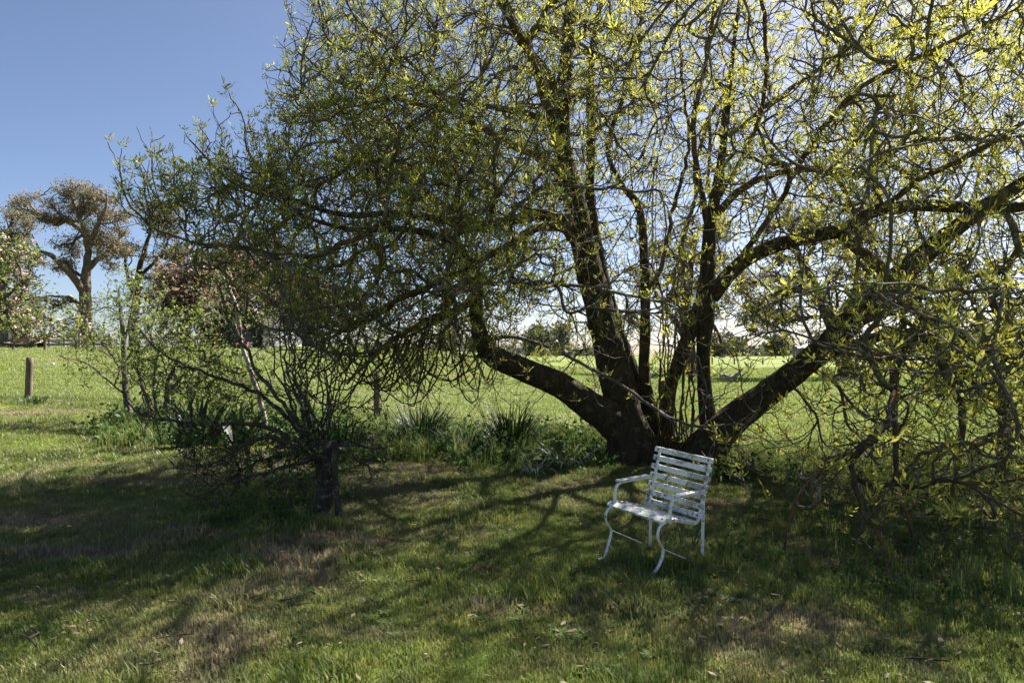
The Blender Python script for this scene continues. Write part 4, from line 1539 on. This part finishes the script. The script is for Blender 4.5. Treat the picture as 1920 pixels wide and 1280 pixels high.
# ================================================================== leafy saplings at the left
def small_tree(name, label, cat, limbs, ells_px, n, Y, tufts, leaf, bark, size=1.0, tint=.5, rt=.004, group=None, maxd=1.2, spur=0, coarse=60, extra=None, twig=None, rough=.05, k=9, wig=.03, up=(.1, .8), clump=0, csize=7.5):
    base = Vector(px_limb([limbs[0][0]])[0][:3])
    base.z = hz(base.x, base.y)
    root = empty(name, base, label, cat, group)
    LL = []
    for l in limbs:
        LL.append(px_limb([(a, b_, Y + c, r) for a, b_, c, r in l]))
    g = Growth(LL, max(.08, Y * .008), Y * .0006)
    E = []
    for (ex, ey, rx, ry, w) in ells_px:
        c = at(ex, ey, Y)
        m_ = Y / F
        E.append((c.x, c.y, c.z, rx * m_, min(rx, ry) * m_ * 1.2, ry * m_, w))
    if coarse:
        g.stage_grow(in_ellipsoids(coarse, E, .5), n=7, maxd=maxd * 3, batches=3, up=(0, .7), follow=.4, wig=.03, st=1)
    tg_ = in_ellipsoids(n, E, .45)
    if clump:
        cen = in_ellipsoids(clump, E, .55)
        tg_ = cen[rng.integers(0, clump, n)] + rng.normal(0, 1, (n, 3)) * Y / F * np.array([1, 1, .55]) * csize
    g.stage_grow(tg_, n=4 if Y < 40 else 2, maxd=maxd, batches=5, up=up, follow=.4, wig=wig, st=2)
    g.radii(rt, 2.4)
    finish_tree(root, g, bark, twig or bark, leaf, tufts, size, tint, limb_k=k, limb_rough=rough, names=('limb', 'twigs', 'foliage'), spur=spur, upbias=.3, spur_r=rt * 2.2, lod=max(1, Y / 8))
    return root, g


Yt = gp(243, 792).y
ap_t = [tuft_oval(5, .075, .06) for _ in range(5)] + [tuft_oval(7, .06, .09) for _ in range(3)]
small_tree('sapling', 'slim young tree with one dark stem and sparse fresh leaves, nearest the leftmost fence post', 'tree',
           [[(246, 800, 0, .10), (238, 745, 0, .075), (232, 690, 0, .06), (232, 640, 0, .055), (226, 590, .1, .04), (222, 540, .2, .02)],
            [(233, 700, 0, .03), (205, 660, .2, .025), (160, 600, .4, .018), (130, 570, .5, .008)], [(233, 680, 0, .03), (262, 640, -.2, .024), (290, 600, -.3, .015), (300, 560, -.3, .008)],
            [(236, 740, 0, .03), (200, 710, -.4, .02), (160, 680, -.6, .012), (120, 670, -.7, .006)], [(231, 650, 0, .03), (245, 590, .1, .022), (250, 530, .2, .012), (240, 500, .2, .006)]],
           [(230, 640, 100, 100, 1), (190, 600, 90, 60, .5), (260, 560, 60, 60, .4)], 900, Yt, ap_t, M['apple_leaf'], M['grey_bark'], .95, .75, spur=300)
small_tree('sapling', 'bushy young tree with several pale stems leafing out between two left fence posts', 'tree',
           [[(304, 800, 0, .07), (312, 755, 0, .055), (314, 720, 0, .045), (330, 680, 0, .035), (345, 630, .1, .015)],
            [(296, 800, 0, .05), (276, 750, 0, .042), (264, 715, 0, .035), (254, 680, 0, .02)], [(300, 800, 0, .05), (293, 760, .2, .04), (288, 710, .3, .03), (300, 650, .3, .015)],
            [(313, 740, 0, .04), (350, 700, -.2, .03), (395, 680, -.3, .02), (430, 650, -.3, .01)], [(340, 800, .2, .05), (362, 745, .2, .035), (375, 690, .2, .025), (370, 630, .2, .012)]],
           [(330, 680, 100, 70, 1), (400, 700, 70, 60, .8), (340, 620, 70, 50, .5), (440, 720, 60, 50, .5)], 1700, Yt - .8, ap_t, M['apple_leaf'], M['grey_bark'], .95, .5, spur=700)
small_tree('birch_like_tree', 'slender leaning tree with smooth whitish trunk behind the thin stump shoots', 'tree',
           [[(498, 800, 0, .05), (485, 740, 0, .045), (468, 690, 0, .042), (452, 640, 0, .04), (447, 600, 0, .045), (438, 560, 0, .04), (420, 525, 0, .03), (395, 500, .1, .02), (370, 480, .2, .01)],
            [(447, 600, 0, .03), (470, 560, .1, .025), (500, 530, .1, .015), (530, 515, .1, .007)], [(452, 620, 0, .02), (420, 590, -.1, .014), (380, 590, -.2, .008)]],
           [(440, 560, 70, 70, 1), (480, 620, 70, 50, .5)], 260, 12.5, ap_t, M['apple_leaf'], M['pale_bark'], .8, .5, spur=100)
# blossom tree whose trunk stands just outside the picture
Yb = 9.5
_, gB = small_tree('blossom_tree', 'blossoming fruit tree with fresh leaves reaching in from the left edge', 'tree',
           [[(-130, 872, 0, .10), (-125, 780, 0, .085), (-110, 690, 0, .075), (-80, 610, 0, .06), (-50, 540, 0, .04), (-20, 460, 0, .02)],
            [(-95, 640, 0, .045), (-30, 640, .1, .03), (50, 645, .2, .02), (110, 620, .3, .01)], [(-70, 590, 0, .04), (0, 560, 0, .03), (60, 520, 0, .015)],
            [(-60, 560, 0, .035), (0, 500, .2, .02), (40, 440, .3, .01)]],
           [(0, 560, 85, 75, 1), (20, 480, 60, 40, .6), (90, 610, 80, 32, .5)], 750, Yb, [tuft_oval(5, .055, .05) for _ in range(6)], M['apple_leaf'], M['grey_bark'], .9, .55, spur=500)
Pq, Dq = gB.tips()
sel = rng.choice(len(Pq), 130, replace=False)
V, Q, Tn = place_tufts([tuft_oval(8, .028, .03, .5) for _ in range(4)], Pq[sel] + rng.normal(0, .03, (130, 3)), rng.normal(0, 1, (130, 3)), np.full(130, 1.0), rng.uniform(0, 1, 130))
btree = gB and [o for o in bpy.data.objects if o.name == 'blossom_tree'][0]
tag(link('blossom', mesh_np('blossom', V, Q, 4, {'tint': Tn}), M['blossom'], btree, False), kind='stuff')

# ================================================================== gum trees and other far trees
def clump_t(size, n=9, wr=.12, sp=.5):
    return [tuft_oval(n, size, size * 1.5 * sp * 2, wr, .9) for _ in range(6)]


g_t = clump_t(.33, 8, .17)
Yg = 60
small_tree('gum_tree', 'tall gum tree with stout forked trunk and brown olive crown standing at left', 'tree',
           [[(150, 660, 0, .85), (155, 625, 0, .66), (158, 590, 0, .55), (160, 550, 0, .47), (163, 510, 0, .38), (164, 470, 0, .28), (158, 430, 0, .2), (140, 385, 0, .15), (130, 355, 0, .06)],
            [(158, 550, 0, .30), (140, 524, -1, .3), (118, 500, -2, .25), (95, 478, -3, .2), (75, 470, -3, .1), (60, 440, -3, .05)],
            [(163, 505, 0, .3), (185, 485, 1, .22), (212, 468, 2, .18), (224, 440, 2, .1), (215, 400, 2, .05)], [(164, 470, 0, .25), (180, 430, -1, .2), (198, 390, -2, .12), (200, 360, -2, .05)],
            [(163, 440, 0, .25), (130, 418, 2, .18), (90, 405, 3, .12), (40, 392, 3, .06)], [(155, 580, 0, .2), (135, 560, 1, .15), (105, 555, 2, .1), (70, 560, 2, .05)]],
           [(122, 348, 30, 15, .7), (150, 372, 40, 26, .8), (190, 385, 38, 34, 1.2), (205, 425, 33, 50, 1.4), (165, 425, 40, 32, 1.0), (215, 480, 22, 28, .6), (108, 408, 42, 15, .8), (72, 380, 24, 14, .5), (34, 388, 24, 12, .5), (75, 405, 34, 12, .3),
            (126, 458, 22, 34, .8), (130, 495, 20, 18, .4), (190, 455, 40, 24, .6), (95, 560, 34, 16, .2)], 3000, Yg, g_t, M['gum_leaf'], M['gum_bark'], .8, .55, clump=85, rt=.02, maxd=3.2, coarse=260, rough=.06, k=12, spur=900)
small_tree('gum_tree', 'grey leaved gum tree at the far left edge behind the blossom branches', 'tree',
           [[(-12, 660, 0, .8), (-8, 600, 0, .6), (0, 540, 0, .45), (5, 480, 0, .3), (15, 430, 0, .12)], [(-8, 600, 0, .3), (25, 560, -1, .2), (55, 540, -1, .1)], [(0, 530, 0, .3), (30, 480, 1, .2), (50, 440, 1, .08)]],
           [(15, 425, 45, 30, .8), (30, 480, 50, 40, 1), (5, 540, 50, 45, 1), (40, 590, 40, 28, .5), (-30, 480, 50, 60, .8)], 2600, 54, g_t, M['gum_leaf'], M['gum_bark'], .8, .35, clump=60, rt=.02, maxd=3, coarse=140, k=10)
small_tree('gum_tree', 'darker slimmer gum tree just right of the tall forked gum', 'tree',
           [[(252, 662, 0, .5), (250, 610, 0, .4), (256, 560, 0, .34), (262, 500, 0, .26), (280, 440, 0, .15), (290, 395, 0, .06)], [(256, 570, 0, .2), (240, 520, -1, .15), (232, 470, -1, .08)], [(260, 520, 0, .2), (300, 480, 1, .13), (320, 440, 1, .06)]],
           [(295, 405, 40, 30, 1), (310, 460, 45, 40, 1), (250, 480, 32, 34, .7), (275, 540, 40, 26, .5), (330, 500, 40, 34, .6)], 2300, 66, g_t, M['gum_leaf'], M['dark_bark'], .8, .3, clump=50, rt=.02, maxd=3.2, coarse=130, k=10)
b_t = clump_t(.36, 8, .25)
for (x0, ytop, Yd, wd, lab, tn) in [(345, 520, 56, 44, 'brown leaved tree behind the leafing saplings, left of the dark shed', .55), (420, 500, 60, 50, 'tall brownish tree rising over the dark open shed', .6),
                                    (500, 480, 64, 60, 'broad brown tree behind the upright stump shoots', .7), (575, 560, 58, 45, 'rightmost brownish tree above the pale soil bank', .45)]:
    ytop -= 45
    h_ = 655 - ytop
    wd *= 1.15
    small_tree('brown_tree', lab, 'tree',
               [[(x0, 660, 0, .5), (x0 + 2, 640 - h_ * .2, 0, .4), (x0 - 3, 640 - h_ * .5, 0, .25), (x0 + 4, ytop + h_ * .15, 0, .08)], [(x0 + 1, 630 - h_ * .2, 0, .25), (x0 + wd * .5, 640 - h_ * .55, 0, .15), (x0 + wd * .7, ytop + h_ * .35, 0, .06)],
                [(x0 + 1, 625 - h_ * .2, 0, .25), (x0 - wd * .5, 640 - h_ * .55, 0, .15), (x0 - wd * .7, ytop + h_ * .4, 0, .06)]],
               [(x0, ytop + h_ * .25, wd * .8, h_ * .25, 1), (x0 + wd * .5, ytop + h_ * .45, wd * .6, h_ * .25, .8), (x0 - wd * .5, ytop + h_ * .45, wd * .6, h_ * .25, .8), (x0, ytop + h_ * .6, wd * .9, h_ * .2, .6)],
               1500, Yd, b_t, M['brown_leaf'], M['dark_bark'], 1.0, tn, rt=.02, maxd=3, coarse=90, k=9, clump=70, csize=13)
# gums out in the paddock behind the big tree
YR1, YR2 = gp(1295, 703).y, gp(1588, 709).y
small_tree('gum_tree', 'gum tree in the paddock with dark stout trunk seen between the two right hand stems', 'tree',
           [[(1294, 712, 0, .75), (1295, 690, 0, .62), (1292, 655, 0, .5), (1285, 600, 0, .42), (1290, 540, 0, .3), (1300, 480, 0, .15), (1310, 430, 0, .06)], [(1290, 640, 0, .3), (1250, 580, 1, .2), (1220, 530, 1, .08)],
            [(1287, 600, 0, .3), (1340, 540, -1, .2), (1390, 500, -1, .08)]],
           [(1300, 450, 80, 50, 1), (1240, 520, 60, 50, .8), (1370, 510, 60, 50, .8), (1310, 560, 80, 40, .5), (1200, 590, 50, 30, .3), (1400, 580, 50, 30, .4)], 2600, YR1, g_t, M['gum_leaf'], M['dark_bark'], .75, .35, clump=60, rt=.02, maxd=3, coarse=130, k=10)
small_tree('gum_tree', 'leaning gum tree in the paddock behind the low right limb', 'tree',
           [[(1588, 718, 0, .6), (1585, 690, 0, .5), (1572, 640, 0, .42), (1548, 580, 0, .36), (1518, 520, 0, .3), (1492, 465, 0, .2), (1475, 410, 0, .08)], [(1560, 610, 0, .25), (1610, 540, 1, .18), (1650, 480, 1, .07)],
            [(1530, 545, 0, .2), (1480, 540, -1, .14), (1430, 560, -1, .06)]],
           [(1480, 440, 60, 50, 1), (1450, 530, 60, 50, 1), (1430, 600, 50, 28, .6), (1500, 600, 40, 26, .4), (1620, 470, 70, 60, 1), (1680, 560, 60, 50, .7)], 2600, YR2, g_t, M['gum_leaf'], M['dark_bark'], .75, .3, clump=60, rt=.02, maxd=3, coarse=130, k=10)
f_t = clump_t(.7, 7, .3)
for (x0, top, wd, Yd, lab) in [(845, 622, 22, 120, 'pale far tree on the horizon left of the raised elbow limb'), (905, 630, 18, 150, 'small far tree on the horizon behind the elbow of the low left limb'),
                               (1012, 616, 24, 110, 'pale far tree just left of the main trunk on the horizon'), (1052, 612, 20, 130, 'low far bush beside the main trunk on the horizon'),
                               (1375, 650, 11, 260, 'small rounded brown bush on the right hand horizon'), (1345, 640, 10, 240, 'thin dark far tree right of the upright right trunk'),
                               (1460, 640, 16, 200, 'far bush left of the grey farm shed'), (1545, 636, 18, 210, 'far tree right of the grey farm shed'), (1700, 630, 30, 180, 'far tree behind the drooping branches at right'),
                               (1820, 636, 30, 190, 'rightmost far tree on the horizon')]:
    small_tree('far_tree', lab, 'tree', [[(x0, 666, 0, Yd * .0045), (x0 + 1, (662 + top) / 2, 0, Yd * .003), (x0, top + 4, 0, Yd * .001)]],
               [(x0, (650 + top) / 2, wd, (662 - top) * .5, 1), (x0 - wd * .5, 645, wd * .7, 10, .4)], 260, Yd, f_t, M['far_leaf'], M['dark_bark'], Yd / 110, .5, rt=Yd * .0006, maxd=Yd * .1, coarse=20, k=6)

# wooded skyline
P = []
for (xa, xb, Yd, hh, nn) in ((640, 1130, 420, 4.0, 1000), (1330, 1450, 380, 3.5, 400), (1450, 2100, 420, 6.0, 1000), (-500, 40, 150, 4.5, 500)):
    px = rng.uniform(xa, xb, nn)
    Yq = Yd + rng.normal(0, 12, nn)
    x = (px - 960) / F * Yq
    hgt = hh * (.35 + .9 * vnoise(px, px * 0, .035, 4) * vnoise(px, px * 0, .11, 7) * 2)
    P.append(np.stack([x, Yq, height(x, Yq) + rng.uniform(0, 1, nn) * hgt], 1))
P = np.concatenate(P)
V, Q, Tn = place_tufts(clump_t(2.2, 6, .45), P, rng.normal(0, 1, P.shape), np.full(len(P), 1.0), rng.uniform(0, 1, len(P)))
tag(link('tree_line', mesh_np('tree_line', V, Q, 4, {'tint': Tn}), M['far_leaf'], None, False), 'dim wooded skyline running along the far edge of the paddock', 'trees', kind='stuff')

# ================================================================== farmyard bits at the left
def wpt(px, py, Y):
    p = at(px, py, Y)
    return p


# timber rail fence
Yr = 57
yard = empty('rail_fence', Vector((at(90, 0, Yr).x, Yr, hz(at(90, 0, Yr).x, Yr))), 'grey timber rail fence of the stock yard below the tall gum', 'fence')
xs = [at(px, 0, Yr).x for px in range(-40, 215, 28)]
for x in xs:
    z0 = hz(x, Yr)
    MBp = MB()
    MBp.box((x, Yr, z0 + .62), (.18, .16, 1.3), cham=.02)
    MBp.build('post', M['grey_timber'], yard)
for a, b_ in zip(xs[:-1], xs[1:]):
    for h in (.35, .68, 1.0):
        MBp = MB()
        MBp.box(((a + b_) / 2, Yr - .12, hz(a, Yr) + h + rng.uniform(-.02, .02)), (b_ - a - .02, .06, .21), cham=.01)
        MBp.build('rail', M['grey_timber'], yard)
# flat trailer
Yq = 52
def gpt(px, Y):
    x = at(px, 0, Y).x
    return Vector((x, Y, hz(x, Y)))
t0 = gpt(62, Yq)
tr = empty('flat_trailer', t0, 'low dark flat trailer with faded red side board parked by the rail fence', 'trailer')
mb = MB(); mb.box(t0 + Vector((0, 0, .62)), (3.3, 1.7, .16), cham=.02); mb.build('deck', M['dark_metal'], tr)
mb = MB(); mb.box(t0 + Vector((.35, -.86, .68)), (2.3, .05, .34), cham=.01); mb.build('side_board', M['rust_red'], tr)
mb = MB(); mb.box(t0 + Vector((-1.3, 0, .95)), (.6, 1.5, .5), cham=.03); mb.build('tool_box', M['dark_metal'], tr)
for sx in (-.6, .5):
    for sy in (-.7, .7):
        mb = MB(); mb.tube([t0 + Vector((sx, sy - .1, .3)), t0 + Vector((sx, sy - .09, .3)), t0 + Vector((sx, sy + .09, .3)), t0 + Vector((sx, sy + .1, .3))], [.24, .31, .31, .24], 14); mb.build('wheel', M['dark_metal'], tr)
mb = MB(); mb.tube([t0 + Vector((1.6, 0, .6)), t0 + Vector((2.5, 0, .45))], .06, 6); mb.build('drawbar', M['dark_metal'], tr)
# distant fence in front of the yard
far = empty('far_fence', gpt(33, 47), 'thin wire fence with slim posts in front of the stock yard', 'fence')
fx = [gpt(px, 47) for px in (-60, 33, 92, 150, 215, 290)]
for q in fx:
    link('post', limb_mesh(np.array([(q.x, q.y, q.z - .1 + .27 * k, .085) for k in range(5)]), 7, .05), M['post'], far)
for h in (.3, .55, .8, 1.0):
    mb = MB(); mb.tube([q + Vector((0, 0, h)) for q in fx], .006, 3, cap=False); mb.build('wire', M['wire'], far)
# dark open shed with red posts
s0 = gpt(440, 50)
sh = empty('open_shed', s0, 'dark open fronted shed with thin red posts behind the saplings', 'shed')
mb = MB(); mb.box(s0 + Vector((0, 2.0, 1.35)), (4.6, .08, 2.7)); mb.build('back_wall', M['dark_metal'], sh)
for sx in (-2.3, 2.3):
    mb = MB(); mb.box(s0 + Vector((sx, .9, 1.35)), (.08, 2.1, 2.7)); mb.build('side_wall', M['dark_metal'], sh)
mb = MB(); mb.box(Vector((0, 0, 0)), (5.2, 3.2, .07), Matrix.Rotation(R(-7), 3, 'X')); mb.v = [tuple(Vector(v) + s0 + Vector((0, .7, 2.75))) for v in mb.v]; mb.build('roof', M['dark_metal'], sh)
mb = MB(); mb.box(s0 + Vector((.95, .6, .95)), (.7, .05, 1.5)); mb.build('grey_panel', M['tin'], sh)
for sx in (-.95, -.72, .95):
    mb = MB(); mb.tube([s0 + Vector((sx, -.5, 0)), s0 + Vector((sx, -.5, 1.75))], .05, 6); mb.build('post', M['red_metal'], sh)
r0 = gpt(459, 48.6)
rm = empty('ride_on_mower', r0, 'small bright red machine parked in front of the dark shed', 'mower')
mb = MB(); mb.box(r0 + Vector((.1, 0, .42)), (.6, .4, .28), cham=.08); mb.build('hood', M['red_metal'], rm)
mb = MB(); mb.box(r0 + Vector((-.5, 0, .38)), (.6, .7, .2), cham=.05); mb.build('fender', M['red_metal'], rm)
mb = MB(); mb.box(r0 + Vector((-.5, 0, .6)), (.4, .4, .25), cham=.06); mb.build('seat', M['dark_metal'], rm)
for sx, rr in ((.35, .18), (-.5, .26)):
    for sy in (-.38, .38):
        mb = MB(); mb.tube([r0 + Vector((sx, sy - .08, rr)), r0 + Vector((sx, sy + .08, rr))], rr, 12); mb.build('wheel', M['dark_metal'], rm)
# pale soil bank
bank = gpt(600, 66)
V, Fq = [], []
nxb, nyb = 40, 10
for i in range(nxb + 1):
    for j in range(nyb + 1):
        u, v = i / nxb * 2 - 1, j / nyb * 2 - 1
        h = .6 * max(0, 1 - abs(u) ** 4) * max(0, 1 - v * v) * (.75 + .35 * noise.noise(Vector((u * 5, v * 2, 0)))) * (1 - .25 * (u + 1) / 2)
        x, y = bank.x + u * 4.6, bank.y + v * 2.5
        V.append((x, y, hz(x, y) - .05 + h))
for i in range(nxb):
    for j in range(nyb):
        a = i * (nyb + 1) + j
        Fq.append((a, a + nyb + 1, a + nyb + 2, a + 1))
me = bpy.data.meshes.new('soil_bank'); me.from_pydata(V, [], Fq); me.update()
tag(link('soil_bank', me, M['soil_bank']), 'low bank of pale pinkish soil at the far edge of the paddock', kind='structure')

# ================================================================== things out in the right paddock
fb = gp(1362, 710)
Yf = fb.y
fl = empty('fallen_branch', fb, 'bleached fallen tree branch lying in the paddock with one end raised', 'fallen branch')
def fbr(l):
    return catmull(px_limb([(a, b_, Yf + c, r) for a, b_, c, r in l]), .12)
for nm, l in (('log', [(1347, 712, .1, .04), (1352, 706, 0, .09), (1358, 703, 0, .10), (1366, 708, -.1, .15), (1374, 708, -.1, .16), (1382, 702, -.1, .12), (1388, 696, -.1, .07), (1393, 690, -.1, .03)]),
              ('limb', [(1352, 708, 0, .06), (1350, 698, 0, .04), (1354, 688, 0, .025), (1352, 678, .1, .012)]), ('limb', [(1351, 702, 0, .04), (1342, 696, .2, .025), (1336, 688, .2, .012)]),
              ('limb', [(1352, 704, 0, .04), (1362, 697, .1, .025), (1375, 694, .2, .012)]), ('limb', [(1350, 710, 0, .04), (1338, 706, .2, .025), (1328, 702, .3, .012)])):
    link(nm, limb_mesh(fbr(l), 8, .12), M['driftwood'], fl)
far2 = empty('far_fence', gpt(1425, 100), 'tiny wire fence crossing the far side of the right paddock', 'fence')
fx = []
for px in (1210, 1250, 1290, 1332, 1373, 1426, 1480, 1535, 1600, 1670, 1740, 1820, 1900):
    x = at(px, 0, 100).x
    fx.append(Vector((x, 100, hz(x, 100))))
for q in fx:
    link('post', limb_mesh(np.array([(q.x, q.y, q.z + .25 * k, .12) for k in range(5)]), 6, .05), M['post'], far2)
for h in (.35, .65, .9):
    mb = MB(); mb.tube([q + Vector((0, 0, h)) for q in fx], .012, 3, cap=False); mb.build('wire', M['wire'], far2)
b0 = gpt(1503, 185)
fs = empty('farm_shed', b0, 'grey metal farm shed on the right hand horizon', 'shed')
mb = MB(); mb.box(b0 + Vector((0, 0, 1.5)), (4.6, 4, 3.0)); mb.build('wall', M['tin'], fs)
mb = MB(); mb.add([b0 + Vector(v) for v in ((-2.5, -2.2, 3.0), (2.5, -2.2, 3.0), (2.5, 2.2, 3.0), (-2.5, 2.2, 3.0), (-2.5, 0, 3.7), (2.5, 0, 3.7))], [(0, 1, 5, 4), (2, 3, 4, 5), (0, 4, 3), (1, 2, 5), (0, 3, 2, 1)]); mb.build('roof', M['tin'], fs)
for sx in (-1.1, 1.1):
    mb = MB(); mb.box(b0 + Vector((sx, -2.03, 1.2)), (1.2, .05, 2.3)); mb.build('door', M['dark_metal'], fs)
